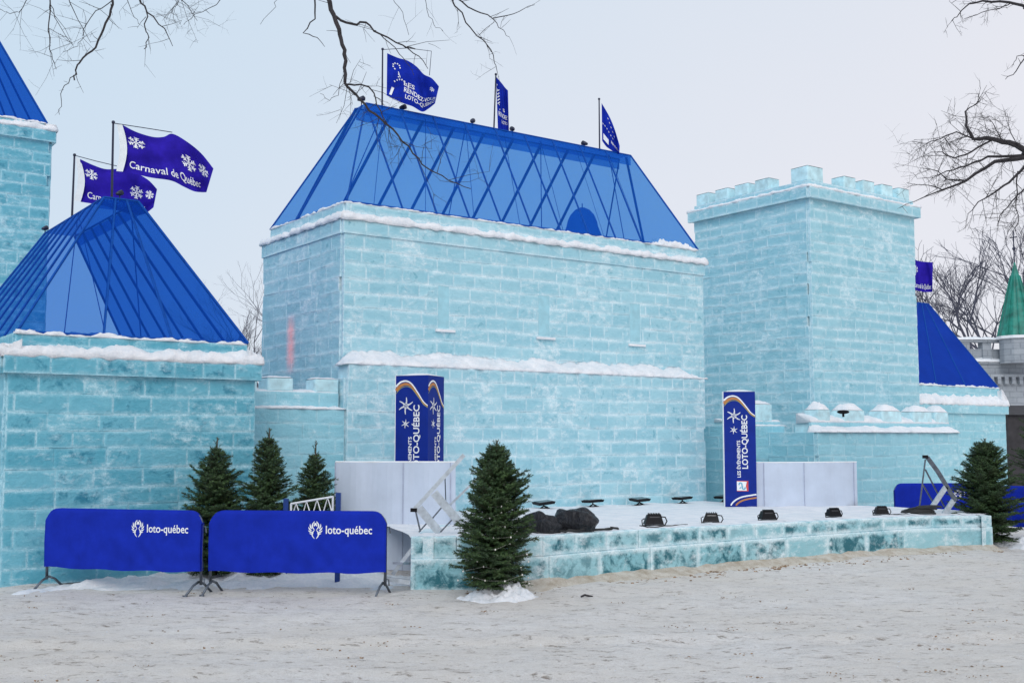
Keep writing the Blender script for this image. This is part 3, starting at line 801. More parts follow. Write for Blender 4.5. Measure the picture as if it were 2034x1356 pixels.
    for f in (0.22, 0.4):
        m = MB(); m.tube([lerp(t00, t01, 0.4), lerp(c00, c10, f) + V3(V2, 0) * 0.5], 0.007, 4); m.build('brace_wire', M['rib'], roof)
    m = MB(); m.tube([lerp(t10, t11, 0.1), lerp(c00, c10, 0.62) + V3(V2, 0) * 1.2], 0.010, 4); m.build('hanging_chain', M['rib'], roof)
    return t, (t00, t10, t01, t11)

B = atxy(504, 2.0, 17.1)
Wl = -along(B, -U2 * -1, 10, 2.0)
zWl = zat(B, 724)
P0 = B - U2 * Wl
zRl = zat(B + V2 * 0.13 - U2 * 0.13, 681)
ridge_c = P0 + U2 * (Wl / 2) + V2 * 1.15
zTl = zat(ridge_c, 396)
left_pav, (lt00, lt10, lt01, lt11) = pavilion('ice_pavilion', 'nearest teal ice pavilion at the left with blue net roof flying two violet flags',
    B, Wl, 6.0, zWl, Wl / 2, 1.15, 4.9, zRl, zTl, M['ice_left'], M['mortar_left'], M['net_left'], 101, end_v=5.8, nseam=7)

# ================================================================== TOWER
C = atxy(1611, 5.0, 26.3)
Dt = along(C, V2, 1381, 7.0); Lt = along(C, U2, 1820, 5.0)
zT = zat(C, 372)
tower = thing('ice_tower', 'tall square ice block tower with snowy battlements right of the hall', 'ice tower', V3(C, 0))
ice_box(tower, C, U2, V2, Lt, Dt, 0, zT - 0.27, M['ice_tower'], M['mortar'], seed=201)
Pc = C - (U2 + V2) * 0.12
m = MB()
ice_wall(m, Pc, U2, -V2, Lt + 0.24, zT - 0.27, zT, 0.27, 0.56, 211)
ice_wall(m, Pc, V2, -U2, Dt + 0.24, zT - 0.27, zT, 0.27, 0.56, 212, start=0.052)
ice_wall(m, Pc + U2 * (Lt + 0.24), V2, U2, Dt + 0.24, zT - 0.27, zT, 0.27, 0.56, 213, start=0.052)
m.build('cornice', M['ice_tower'], tower, smooth=False)
m = MB(); m.obox(Pc + (U2 + V2) * 0.05, U2, -V2, Lt + 0.14, Dt + 0.14, zT - 0.265, zT - 0.005); m.build('cornice_core', M['mortar'], tower)
m = MB()
snow_bank(m, Pc - U2 * 0.02, U2, -V2, Lt + 0.28, zT, 0.14, 0.05, 0.06, 221, 0.04, 0.03)
snow_bank(m, Pc - V2 * 0.02, V2, -U2, Dt + 0.28, zT, 0.14, 0.05, 0.06, 222, 0.04, 0.03)
m.build('cornice_snow', M['snow'], tower, smooth=True)
Pp = C
m = MB()
ice_wall(m, Pp, U2, -V2, Lt, zT, zT + 0.18, 0.18, 0.6, 231, prot=0.02)
ice_wall(m, Pp, V2, -U2, Dt, zT, zT + 0.18, 0.18, 0.6, 232, prot=0.02, start=0.052)
ice_wall(m, Pp + U2 * Lt, V2, U2, Dt, zT, zT + 0.18, 0.18, 0.6, 233, prot=0.02, start=0.052)
m.build('parapet', M['ice_hall'], tower, smooth=False)
m = MB(); m.obox(Pp + (U2 + V2) * 0.05, U2, -V2, Lt - 0.1, Dt - 0.1, zT, zT + 0.17); m.build('parapet_core', M['mortar'], tower)

def merlon(parent, P, d, n, L, T, z0, z1, seed, imat, snow=0.05, lump=0.0, name='merlon'):
    rng = random.Random(seed)
    m = MB()
    base_n = n
    for (PP, dd, nn, LL) in ((P, d, n, L), (P + d * L, -n, d, T), (P - n * T + d * L, -d, -n, L), (P - n * T, n, -d, T)):
        m.block(PP, dd, nn, 0.0, LL, z0, z1, -0.03, 0.004, 0.03, rng)
    # top
    a = V3(P, z1); i = len(m.v)
    e = 0.012
    tp = [a + V3(d, 0) * e - V3(n, 0) * e, a + V3(d, 0) * (L - e) - V3(n, 0) * e, a + V3(d, 0) * (L - e) - V3(n, 0) * (T - e), a + V3(d, 0) * e - V3(n, 0) * (T - e)]
    m.v += [q - Vector((0, 0, 0.004)) for q in tp]; m.f.append((i, i + 1, i + 2, i + 3))
    for k in range(4): m.ua.append((0.2, 0.2)); m.ub.append((0.2, 0.2)); m.rc.append((rng.random(), 0.9, 0.5, 1))
    o = m.build(name, imat, parent, smooth=False)
    s = MB()
    nx, ny = 12, 8
    for j in range(ny + 1):
        for i in range(nx + 1):
            u_, v_ = i / nx, j / ny
            e_ = min(1, min(u_, 1 - u_) * 5) * min(1, min(v_, 1 - v_) * 4)
            dome = math.sin(math.pi * u_) ** 0.6 * lump * (0.55 + 0.45 * math.sin(math.pi * v_))
            h = (snow + dome) * math.sqrt(max(0, e_)) * (1 + 0.4 * noise.noise(Vector((u_ * 4 + seed, v_ * 4, 1))))
            s.v.append(V3(P, z1) + V3(d, 0) * (L * (u_ * 1.01 - 0.005)) - V3(n, 0) * (T * (v_ * 1.01 - 0.005)) + Vector((0, 0, h)))
    for j in range(ny):
        for i in range(nx):
            a_ = j * (nx + 1) + i
            s.f.append((a_, a_ + 1, a_ + nx + 2, a_ + nx + 1))
    s.build('snow_cap', M['snow'], o, smooth=True)
    return o
zm0, zm1 = zT + 0.18, zT + 0.18 + 0.30
merlon(tower, C + (U2 + V2) * 0.02, U2, -V2, 0.58, 0.52, zm0, zm1 + 0.07, 300, M['ice_merlon'], 0.04)
for k in range(1, 5):
    f = k / 4
    merlon(tower, C + U2 * (0.62 + (Lt - 0.56 - 0.60) * f - 0.02 + (0.05 if k < 4 else 0)) + V2 * 0.02, U2, -V2, 0.46, 0.40, zm0, zm1, 300 + k, M['ice_merlon'], 0.035)
    merlon(tower, C + V2 * (0.55 + (Dt - 0.50 - 0.55) * f) + U2 * 0.02, V2, -U2, 0.46, 0.40, zm0, zm1, 310 + k, M['ice_merlon'], 0.035)

# ================================================================== LOW CRENELLATED WALLS
def low_wall(name, label, P, L, T, z_ledge, z_par, z_mer, mer, imat, seed, ledge=0.12, lump=0.0, snow_h=0.05, slope=0.1, ends=(False, False), par_in=0.12, gapsnow=0.03):
    t = thing(name, label, 'ice wall', V3(P, 0))
    ice_box(t, P, U2, V2, L, T, 0, z_ledge, imat, M['mortar'], seed=seed)
    m = MB(); snow_bank(m, P - U2 * 0.03, U2, -V2, L + 0.06, z_ledge, par_in + 0.03, snow_h * 0.6, slope, seed + 1, ledge, 0.02, taper=(0.08, 0.12), drip=0.01)
    m.build('ledge_snow', M['snow'], t, smooth=True)
    m = MB()
    Pp = P + V2 * par_in + U2 * 0.05
    ice_wall(m, Pp, U2, -V2, L - 0.1, z_ledge, z_par, z_par - z_ledge, 0.7, seed + 2, prot=0.02)
    m.build('parapet', M['ice_low'], t, smooth=False)
    m = MB(); m.obox(Pp + (U2 + V2) * 0.04, U2, -V2, L - 0.18, min(T - par_in - .08, 0.42), z_ledge, z_par - 0.003); m.build('parapet_core', M['mortar'], t)
    m = MB(); snow_bank(m, Pp, U2, -V2, L - 0.1, z_par - 0.004, 0.40, gapsnow, gapsnow * 2.2, seed + 3, 0.01, 0.02, drip=0.0)
    m.build('parapet_snow', M['snow'], t, smooth=True)
    for k, (s0, s1) in enumerate(mer):
        merlon(t, Pp + U2 * (s0 - 0.05), U2, -V2, s1 - s0, 0.40, z_par, z_mer, seed + 20 + k, M['ice_merlon'], 0.03, lump)
    return t
G1 = Q + V2 * 0.06
G0 = G1 + U2 * along(G1, U2, 492, 2.5)
G0p = G1 - U2 * 0.02
Lg = (G0p - G0).length
def mer_px(P, list_px, z=2.5): return [(along(P, U2, a, z), along(P, U2, b, z)) for a, b in list_px]
low_wall('crenellated_ice_wall', 'low ice wall with two snow-topped merlons joining the left pavilion to the hall', G0, Lg, 1.0,
    zat(G0p, 813), zat(G0p, 780), zat(G0p, 753), mer_px(G0, [(496, 516), (537, 588), (632, 679)]), M['ice_low'], 401, ledge=0.05, slope=0.05)

E = atxy(1622, 2.0, 24.2)
Le = along(E, U2, 1902, 2.0)
low_wall('crenellated_ice_wall', 'low ice wall under the tall tower with five round snow-capped merlons', E, Le, 1.4,
    zat(E, 858), zat(E, 838), zat(E, 812), mer_px(E, [(1640, 1664), (1692, 1732), (1767, 1806), (1829, 1866), (1873, 1899)], 2.5), M['ice_low'], 431, ledge=0.09, lump=0.13, slope=0.15, par_in=0.2, gapsnow=0.09)
K = atxy(1450, 2.0, 24.6)
Kl = along(K, U2, 1560, 2.0)
low_wall('crenellated_ice_wall', 'short ice wall stub with one snowy merlon behind the lone navy column', K, Kl, 0.8,
    zat(K, 845), zat(K, 836), zat(K, 800), mer_px(K, [(1503, 1542)], 2.5), M['ice_low'], 461, ledge=0.03, lump=0.05, slope=0.03)

# ================================================================== RIGHT PAVILION
Br = atxy(1997, 2.0, 33.0)
Wr = 5.0
right_pav, rtop = pavilion('ice_pavilion', 'far ice pavilion behind the tower at the right with an opaque blue roof',
    Br, Wr, 5.0, zat(Br, 806), 3.95, 1.9, 3.3, zat(Br, 769), zat(Br - U2 * 1.1 + V2 * 1.9, 602), M['ice_low'], M['mortar'], M['net_right'], 501, open_back=False, nseam=1, slope=True, snow_h=0.22)

# ================================================================== FAR LEFT TOWER
T0 = atxy(92, 5.5, 24.0)
zTt = zat(T0, 262)
Wt = 4.0
ft, ftop = pavilion('ice_tower', 'tall ice tower cut by the left edge of the photo with a steep blue roof', T0, Wt, 4.2, zTt, 2.0, 1.9, 2.2, zat(T0, 243), zTt + 4.2,
    M['ice_left'], M['mortar_left'], M['net_left'], 551, half=0.1, open_back=False, nseam=4, snow_h=0.12)

# ================================================================== STAGE
front_px = [(815, 14.8), (1000, 14.9), (1065, 15.05), (1177, 15.75), (1354, 16.75), (1480, 17.5), (1619, 18.35), (1740, 19.15), (1834, 19.8), (1972, 20.1)]
front = [atxy(a, 0.0, b) for a, b in front_px]
def ztop(p): return 0.69 - 0.0095 * (p[0] + 1.36)
stage = thing('ice_stage', 'low curved ice block stage with a flat snowy floor in front of the hall', 'stage', V3(front[0], 0))
rng = random.Random(77)
def resample(path, step):
    ls = [0]
    for a, b in zip(path, path[1:]): ls.append(ls[-1] + (b - a).length)
    n = max(1, round(ls[-1] / step)); outp = []
    for i in range(n + 1):
        s_ = ls[-1] * i / n
        for k in range(len(path) - 1):
            if s_ <= ls[k + 1] + 1e-9:
                outp.append(path[k].lerp(path[k + 1], (s_ - ls[k]) / (ls[k + 1] - ls[k]))); break
    return outp
m = MB(); core = MB()
for (za, zb, st, sd) in ((0.0, 0.40, 0.98, 0), (0.40, 1.0, 0.60, 1)):
    pts = resample(front, st)
    for a, b in zip(pts, pts[1:]):
        d = (b - a); L_ = d.length; d.normalize(); n_ = Vector((d[1], -d[0]))
        z0 = -0.05 if sd == 0 else 0.402
        z1 = 0.402 if sd == 0 else ztop((a + b) / 2)
        m.block(a, d, n_, 0.002, L_ - 0.002, z0, z1, -0.34, (0.03 if sd == 0 else 0.0) + rng.uniform(-0.01, 0.012), 0.014, rng)
e = front[-1]; d = Vector((-0.5, 0.86)).normalized()
for k, (z0, z1) in enumerate(((-0.05, 0.395), (0.402, ztop(e)))):
    for j in range(2): m.block(e + d * (0.55 * j) + Vector((0.03, 0.03)), d, Vector((d[1], -d[0])), 0.008, 0.54, z0, z1, -0.3, 0.0, 0.03, rng)
e = front[0]; d = Vector((0.05, 1)).normalized()
for k, (z0, z1) in enumerate(((-0.05, 0.395), (0.402, ztop(e)))):
    for j in range(5):
        m.block(e + d * (0.02 + 0.8 * (j + 1)), -d, Vector((-d[1], d[0])), 0.008, 0.79, z0, z1, -0.3, 0.0, 0.03, rng)
m.build('block_wall', M['ice_stage'], stage, smooth=False)
m = MB()
backp = [Vector(p) for p in (Q + U2 * 0.2 - V2 * 0.02, Q + U2 * (Ll - 0.1) - V2 * 0.02)] + [atxy(1500, 0.6, 23.2), atxy(1770, 0.6, 22.6), atxy(1990, 0.6, 21.2)]
NF = 60; fr = resample(front, 0.16); ins = []
for i, p in enumerate(fr):
    a, b = fr[max(0, i - 1)], fr[min(len(fr) - 1, i + 1)]
    d = (b - a).normalized(); ins.append(p + Vector((-d[1], d[0])) * 0.28)
bk = resample(backp, 0.1)
nn = len(ins)
for j in range(15):
    for i in range(nn):
        p = ins[i].lerp(bk[int(i / (nn - 1) * (len(bk) - 1))], (j / 14) ** 1.3)
        h = 0.022 * noise.noise(Vector((p[0] * 2, p[1] * 2, 1))) + 0.012 * noise.noise(Vector((p[0] * 7, p[1] * 7, 1)))
        m.v.append(V3(p, ztop(p) - 0.02 + h + (0.02 if j else -0.03)))
for j in range(14):
    for i in range(nn - 1):
        a = j * nn + i
        m.f.append((a, a + 1, a + nn + 1, a + nn))
m.build('snow_floor', M['snow'], stage, smooth=True)
m = MB()
for i in range(len(fr) - 1):        # thin snow rim on top of the front blocks
    a, b = fr[i], fr[i + 1]; d = (b - a); L_ = d.length; d.normalize(); n_ = Vector((d[1], -d[0]))
    h = 0.018 + 0.018 * noise.noise(Vector((i * 0.5, 0, 0)))
    ia, ib = ins[i] + (ins[i] - a) * 0.2, ins[i + 1] + (ins[i + 1] - b) * 0.2
    m.quad(V3(a - (ins[i] - a) * -0.15, ztop(a) - 0.004), V3(b - (ins[i + 1] - b) * -0.15, ztop(b) - 0.004), V3(ib, ztop(b) + h), V3(ia, ztop(a) + h))
m.build('snow_rim', M['snow'], stage, smooth=True)

# ================================================================== NAVY COLUMNS
def face_fn(o, dx, n):
    def mk(off): return lambda x, y: V3(o + dx * x + n * off, 0) + Vector((0, 0, y))
    return mk
def column(name, label, corner, rot, w, z0, z1):
    """corner = near left corner on plan; rot turns the front face"""
    dx = Vector((math.cos(rot), math.sin(rot))); dy = Vector((-dx[1], dx[0]))
    c = corner + dx * (w / 2) + dy * (w / 2)
    t = thing(name, label, 'column', V3(c, z0), group='navy event columns on the stage')
    H_ = z1 - z0
    m = MB(); m.obox(corner, dx, -dy, w, w, z0, z1); m.build('body', M['pillar'], t)
    m = MB(); m.obox(corner - (dx + dy) * 0.0 - dx * 0.012, -dy * -1, -dx, w, 0.012, z0, z1 + 0.01); m.build('edge_trim', M['white'], t)
    s = MB()
    for j in range(7):
        for i in range(7):
            u_, v_ = i / 6, j / 6
            h = 0.05 * math.sin(math.pi * u_) ** .6 * math.sin(math.pi * v_) ** .6 if 0 < i < 6 and 0 < j < 6 else 0
            s.v.append(V3(corner + dx * w * u_ + dy * w * v_, z1 + 0.004 + h))
    for j in range(6):
        for i in range(6):
            a = j * 7 + i; s.f.append((a, a + 1, a + 8, a + 7))
    s.build('snow_cap', M['snow'], t, smooth=True)
    for (o, d, n) in ((corner, dx, -dy), (corner + dx * w, dy, dx)):
        fn = face_fn(o, d, n)
        wh, org, grn, wt2 = MB(), MB(), MB(), MB()
        S = w
        def cv(pts): return [(x * S, z0 + y * H_) for x, y in pts]
        def sm(pts, n_=6):
            outp = []
            for k in range(len(pts) - 1):
                p0, p1, p2, p3 = pts[max(k - 1, 0)], pts[k], pts[k + 1], pts[min(k + 2, len(pts) - 1)]
                for q in range(n_):
                    t_ = q / n_
                    outp.append(tuple(0.5 * (2 * p1[a] + (p2[a] - p0[a]) * t_ + (2 * p0[a] - 5 * p1[a] + 4 * p2[a] - p3[a]) * t_ ** 2 + (-p0[a] + 3 * p1[a] - 3 * p2[a] + p3[a]) * t_ ** 3) for a in (0, 1)))
            return outp + [pts[-1]]
        top = sm([(0.01, .925), (.15, .955), (.33, .963), (.5, .94), (.7, .875), (.85, .82), (.99, .79)])
        stroke2(wh, cv(top), [0.034 * S * (2.2 - 1.2 * i / len(top)) * 0.7 for i in range(len(top))], fn(0.004))
        lo = [(x, y - 0.028 * (1 - x * 0.75)) for x, y in top]
        stroke2(org, cv(lo), [0.05 * S * (1.9 - 1.5 * i / len(top)) for i in range(len(top))], fn(0.003))
        lo2 = [(x, y - 0.05 * (1 - x * 0.75)) for x, y in top]
        stroke2(grn, cv(lo2), 0.016 * S, fn(0.0035))
        bot = sm([(.18, 0.012), (.25, .04), (.4, .07), (.6, .09), (.99, .108)])
        stroke2(wh, cv(bot), 0.045 * S, fn(0.004))
        bot2 = sm([(.34, 0.012), (.42, .035), (.55, .055), (.75, .07), (.99, .08)])
        stroke2(org, cv(bot2), 0.05 * S, fn(0.003))
        for (cx_, cy_, r_, big) in ((0.32, 0.79, 0.21, True), (0.31, 0.665, 0.13, False)):
            for k in range(6):
                a = k * math.pi / 3 + 0.35
                ca, sa = math.cos(a), math.sin(a)
                X, Y = cx_ * S, z0 + cy_ * H_
                Rr = r_ * S
                bend = 0.25
                pp = [(X + ca * Rr * .25, Y + sa * Rr * .25), (X + ca * Rr * .6, Y + sa * Rr * .6), (X + (ca - sa * bend * .3) * Rr, Y + (sa + ca * bend * .3) * Rr)]
                if big:
                    for q in range(6):
                        g = 0.4 + 0.13 * q
                        wd = 0.13 * Rr * (1.25 - g * .7)
                        qx, qy = X + (ca - sa * bend * max(0, g - .6)) * Rr * g, Y + (sa + ca * bend * max(0, g - .6)) * Rr * g
                        poly2(wh, [(qx + wd * math.cos(b), qy + wd * math.sin(b)) for b in (0, 1.05, 2.1, 3.14, 4.2, 5.2)], fn(0.004))
                    stroke2(wh, [(X + ca * Rr * .3 - sa * Rr * .1, Y + sa * Rr * .3 + ca * Rr * .1), (X + ca * Rr * .7, Y + sa * Rr * .7), (X + ca * Rr * .3 + sa * Rr * .1, Y + sa * Rr * .3 - ca * Rr * .1)], 0.05 * Rr, fn(0.004))
                else:
                    stroke2(wh, [(X, Y)] + pp, [0.3 * Rr, .26 * Rr, .15 * Rr, .04 * Rr], fn(0.004))
            if big:
                for rr in (0.30, 0.14):
                    ring = [(X + math.cos(b * .3927) * Rr * rr, Y + math.sin(b * .3927) * Rr * rr) for b in range(17)]
                    stroke2(wh, ring, 0.07 * Rr, fn(0.0045))
        rot90 = lambda x0, y0: (lambda f: (lambda x, y: f(x0 - y, y0 + x)))
        put_text(wh, "LOTO-QUÉBEC", rot90(0.735 * S, z0 + 0.33 * H_)(fn(0.004)), 0.465 * H_, 0.185 * S, 0.018)
        put_text(wh, "LES ÉVÉNEMENTS", rot90(0.505 * S, z0 + 0.255 * H_)(fn(0.004)), 0.32 * H_, 0.105 * S, 0.018)
        # small square badge
        x0, x1, y0, y1 = 0.38 * S, 0.74 * S, z0 + .135 * H_, z0 + .225 * H_
        sq, rd, tl = MB(), MB(), MB()
        poly2(rd, [(x0, y0), (x1, y0), (x1, y1), (x0, y1)], fn(0.003))
        poly2(wh, [(x0, y0 + .012), (x1 - .03, y0 + .012), (x1 - 0.05, (y0 + y1) / 2), (x1 - .03, y1 - .016), (x0, y1 - .01)], fn(0.005))
        cx_, cy_ = (x0 + x1) / 2 - .01, (y0 + y1) / 2
        ss = sm([(-.07, .02), (-.05, .06), (-.01, .05), (0.0, 0), (.01, -.05), (.05, -.06), (.07, -.02)])
        stroke2(tl, [(cx_ + a * .9, cy_ + b) for a, b in ss], 0.026, fn(0.007))
        stroke2(tl, [(cx_ - .05, cy_ - .05), (cx_ - .02, cy_ - .02)], 0.02, fn(0.007))
        wh.build('lettering', M['white'], t); org.build('orange_swoosh', M['orange'], t); grn.build('olive_swoosh', M['green'], t)
        rd.build('badge', M['red'], t); tl.build('badge_symbol', M['teal'], t)
    return t
cr_ = atxy(850, 2.0, 17.6)            # near corner of the left column
th = R(-22); w_c = 0.58
dxl = Vector((math.cos(th), math.sin(th)))
column('navy_column', 'square navy event column with snow on top, standing behind the left white screen', cr_ - dxl * w_c, th, w_c, ztop(cr_), zat(cr_, 745))
cq = atxy(1438.5, 1.8, 22.2)
column('navy_column', 'slim navy event column beside the right white screen showing its whole front face', cq, R(-9), 0.62, ztop(cq) - 0.01, zat(cq, 778))

# ================================================================== WHITE SCREENS
def screen(name, label, path, z0, z1, seams=()):
    t = thing(name, label, 'screen', V3(path[0], z0), group='white screens at the stage ends')
    pts = resample([Vector(p) for p in path], 0.08)
    m = MB(); n = len(pts)
    for k, off in enumerate((0.0, 0.03)):
        for z in (z0, (z0 * 2 + z1) / 3, (z0 + 2 * z1) / 3, z1):
            for i, p in enumerate(pts):
                wv = 0.012 * math.sin(i * 0.9 + z) * (1 if off == 0 else 1)
                m.v.append(V3(p + Vector((0.0, off + wv)), z + 0.006 * math.sin(i * .7)))
    R_ = 4 * n
    for k in (0, 1):
        for r_ in range(3):
            for i in range(n - 1):
                a = k * R_ + r_ * n + i
                m.f.append((a, a + 1, a + n + 1, a + n) if k == 0 else (a + n, a + n + 1, a + 1, a))
    for i in range(n - 1):
        a = 3 * n + i; m.f.append((a, a + 1, a + 1 + R_, a + R_))
    m.f.append((0, R_, R_ + 3 * n, 3 * n)); a = n - 1; m.f.append((a, a + 3 * n, a + 3 * n + R_, a + R_))
    m.build('sheet', M['sleeve'] if False else M['whitesheet'], t, smooth=False)
    m = MB(); m.tube([V3(p + Vector((0, 0.015)), z1 + 0.008) for p in pts[::3] + [pts[-1]]], 0.014, 6); m.build('top_rail', M['white'], t)
    for s_ in seams:
        p = pts[int(s_ * (n - 1))]
        m = MB(); m.box(V3(p + Vector((0, -0.012)), z0), 0.012, 0.012, z1 - z0); m.build('seam', M['seam'], t)
M['whitesheet'] = plain("white_sheet", (0.55, 0.62, 0.74), 0.55, var=0.06, scale=3, bmp=0.1)
M['seam'] = plain("grey_seam", (0.40, 0.44, 0.56), 0.6)
sa_, sb_ = atxy(666, 1.5, 17.0), atxy(905, 1.5, 16.9)
screen('white_screen', 'tall white screen hiding the foot of the left navy column', [sa_, sb_], 0.0, zat(sa_, 918), (0.01, 0.58, 0.99))
sa_, sb_ = atxy(1503, 1.0, 22.3), atxy(1703, 1.0, 22.9)
screen('white_screen', 'low white screen right of the lone navy column on the stage', [sa_, atxy(1600, 1, 22.5), sb_], 0.55, zat(sa_, 919), (0.07, 0.46, 0.99))

# ================================================================== CROWD BARRIERS
def emblem(mb, cx_, cy_, r, fn):
    for sg in (-1, 1):
        for k in range(6):
            a0 = R(70 - k * 26)
            rr0, rr1 = r * 0.42, r * (0.92 - 0.05 * abs(k - 2))
            p = []
            for q in range(6):
                t_ = q / 5; rr = rr0 + (rr1 - rr0) * t_; a = a0 + 0.55 * t_
                p.append((cx_ + sg * math.cos(a) * rr, cy_ + math.sin(a) * rr))
            stroke2(mb, p, [r * 0.03, r * .13, r * .17, r * .15, r * .09, r * .01], fn)
        p = [(cx_ + sg * r * (.10 + .26 * abs(math.sin(R(v)))), cy_ + (v / 360 - .5) * 1.9 * r) for v in range(0, 361, 20)]
        stroke2(mb, p, [r * (.05 + .09 * abs(math.sin(R(v)))) for v in range(0, 361, 20)], fn)
def barrier(bx, by, rz, label, lx=0.56, group='blue bannered crowd barriers'):
    t = thing('crowd_barrier', label, 'crowd barrier', (0, 0, 0), 0, group)
    Lb, zt, zb, r_ = 2.28, 1.03, 0.29, 0.16
    fr = []
    for k in range(7): a = R(180 - 15 * k); fr.append(Vector((r_ + math.cos(a) * r_, 0, zt - r_ + math.sin(a) * r_)))
    for k in range(7): a = R(90 - 15 * k); fr.append(Vector((Lb - r_ + math.cos(a) * r_, 0, zt - r_ + math.sin(a) * r_)))
    m = MB(); m.tube([Vector((0, 0, 0.12))] + fr + [Vector((Lb, 0, 0.12))], 0.019, 8); m.tube([Vector((0, 0, 0.32)), Vector((Lb, 0, 0.32))], 0.015, 6)
    for i in range(1, 18): m.tube([Vector((Lb * i / 18, 0, 0.32)), Vector((Lb * i / 18, 0, zt - 0.01))], 0.007, 5)
    m.build('frame', M['galv'], t, smooth=True)
    def fnb(off):
        def f(x, z):
            e_ = max(0, min(1, (zt - z) / 0.75))
            sag = 0.014 * math.sin(x * 5.1 + 1) * e_ + 0.010 * math.sin(x * 11 + z * 7) * e_ + 0.007 * math.sin((x + z) * 17) * e_ ** 2 + 0.016 * noise.noise(Vector((x * 3.5, z * 5, 2))) * e_ - 0.018 * math.exp(-((x - 1.75 + (z - .3) * .8) / .05) ** 2) * e_ + 0.003 * math.sin(x * 41)
            return Vector((x, -0.04 - off - 0.02 * e_ + sag, z))
        return f
    m = MB(); f0, f1 = fnb(0.004), fnb(-0.066)
    nx, nz_ = 60, 14
    for fn in (f0, f1):
        for j in range(nz_ + 1):
            for i in range(nx + 1):
                x = -0.015 + (Lb + 0.03) * i / nx
                topz = zt + 0.03
                rr = 0.17
                if x < rr: topz = zt + 0.03 - rr + math.sqrt(max(0, rr ** 2 - (rr - x) ** 2))
                if x > Lb - rr: topz = zt + 0.03 - rr + math.sqrt(max(0, rr ** 2 - (x - Lb + rr) ** 2))
                topz = max(topz, zt - 0.13)
                bz = zb - 0.012 * math.sin(math.pi * i / nx) + 0.008 * math.sin(i * .35)
                m.v.append(fn(x, bz + (topz - bz) * j / nz_))
    S_ = (nx + 1) * (nz_ + 1)
    for k in (0, 1):
        for j in range(nz_):
            for i in range(nx):
                a = k * S_ + j * (nx + 1) + i
                m.f.append((a, a + 1, a + nx + 2, a + nx + 1) if k == 0 else (a + nx + 1, a + nx + 2, a + 1, a))
    for i in range(nx): a = nz_ * (nx + 1) + i; m.f.append((a, a + 1, a + 1 + S_, a + S_))
    for i in (0, nx):
        for j in range(nz_): a = j * (nx + 1) + i; b = a + nx + 1; m.f.append((a, b, b + S_, a + S_) if i else (b, a, a + S_, b + S_))
    bn = m.build('banner', M['banner'], t, smooth=True)
    m = MB(); fn = fnb(0.009)
    put_text(m, "loto-québec", lambda x, y: fn(Lb * (lx + 0.105) + x, 0.775 + y), 0.60, 0.105, 0.012)
    emblem(m, Lb * (lx + 0.045), 0.82, 0.115, fn)
    m.build('lettering', M['white'], bn)
    for i, s_ in enumerate((0.03, Lb - 0.03)):
        m = MB()
        m.tube([Vector((s_, 0, 0.16)), Vector((s_ - 0.02, -0.10, 0.12)), Vector((s_ - 0.05, -0.24, 0.0))], 0.016, 6)
        m.tube([Vector((s_, 0, 0.16)), Vector((s_ + 0.02, 0.10, 0.12)), Vector((s_ + 0.05, 0.24, 0.0))], 0.016, 6)
        m.tube([Vector((s_ - 0.08, -0.24, 0.006)), Vector((s_ - 0.02, -0.24, 0.006))], 0.014, 5)
        m.build('foot', M['galv'], t, smooth=True)
    m = MB(); m.tube([Vector((Lb, 0, 0.86)), Vector((Lb + 0.05, 0, 0.86)), Vector((Lb + 0.06, 0, 0.78))], 0.009, 5); m.tube([Vector((Lb, 0, 0.20)), Vector((Lb + 0.045, 0, 0.20)), Vector((Lb + 0.05, 0, 0.12))], 0.009, 5)
    m.build('hook', M['galv'], t)
    t.location = (bx, by, 0); t.rotation_euler = (0, 0, rz)
    return t
b1 = onz(92, 1168, 0); b2 = onz(400, 1180, 0)
bar1 = barrier(b1.x, b1.y, math.atan2(b2.y - b1.y, b2.x - b1.x), 'blue bannered crowd barrier in front of the teal left pavilion, leftmost of the row')
b3 = onz(417, 1178, 0); b4 = onz(776, 1182, 0)
bar2 = copy_tree(bar1); bar2.location = (b3.x, b3.y, 0); bar2.rotation_euler = (0, 0, math.atan2(b4.y - b3.y, b4.x - b3.x))
bar2['label'] = 'blue bannered crowd barrier in front of the left white screen and small firs'
b5 = at(1778, 1020, 23.6)
bar3 = copy_tree(bar1); bar3.location = (b5.x, b5.y, -0.03); bar3.rotation_euler = (0, 0, R(6)); bar3['label'] = 'blue bannered crowd barrier behind the right end of the stage'
b6 = onz(1980, 1078, 0)
bar4 = copy_tree(bar1); bar4.location = (b6.x + 0.15, b6.y + 0.6, 0); bar4.rotation_euler = (0, 0, R(-28)); bar4['label'] = 'blue bannered crowd barrier cut by the right edge beside the bushy fir'

# white truss gate with blue posts behind the barriers
g0, g1 = atxy(568, 1.0, 15.6), atxy(672, 1.0, 15.2)
gate = thing('truss_gate', 'small white lattice truss between two blue posts behind the middle barrier', 'gate', V3(g0, 0))
for p, py in ((g0, 990), (g1, 978)):
    m = MB(); m.box(V3(p, 0), 0.065, 0.065, zat(p, py)); m.box(V3(p, 0), 0.16, 0.16, 0.03); m.build('post', M['bluemetal'], gate)
m = MB()
ga, gb = atxy(578, 1, 15.55), atxy(661, 1, 15.25)
za0, zb0 = zat(ga, 1000), zat(gb, 986)
lo = 0.24
tA, tB, bA, bB = V3(ga, za0), V3(gb, zb0), V3(ga, za0 - lo), V3(gb, zb0 - lo)
m.tube([tA, tB], 0.015, 6); m.tube([bA, bB], 0.015, 6); m.tube([tA, bA], 0.015, 6); m.tube([tB, bB], 0.015, 6)
for i in range(4):
    f0, f1, f2 = i / 4, (i + .5) / 4, (i + 1) / 4
    m.tube([lerp(bA, bB, f0), lerp(tA, tB, f1), lerp(bA, bB, f2)], 0.010, 5)
m.build('lattice', M['white'], gate)

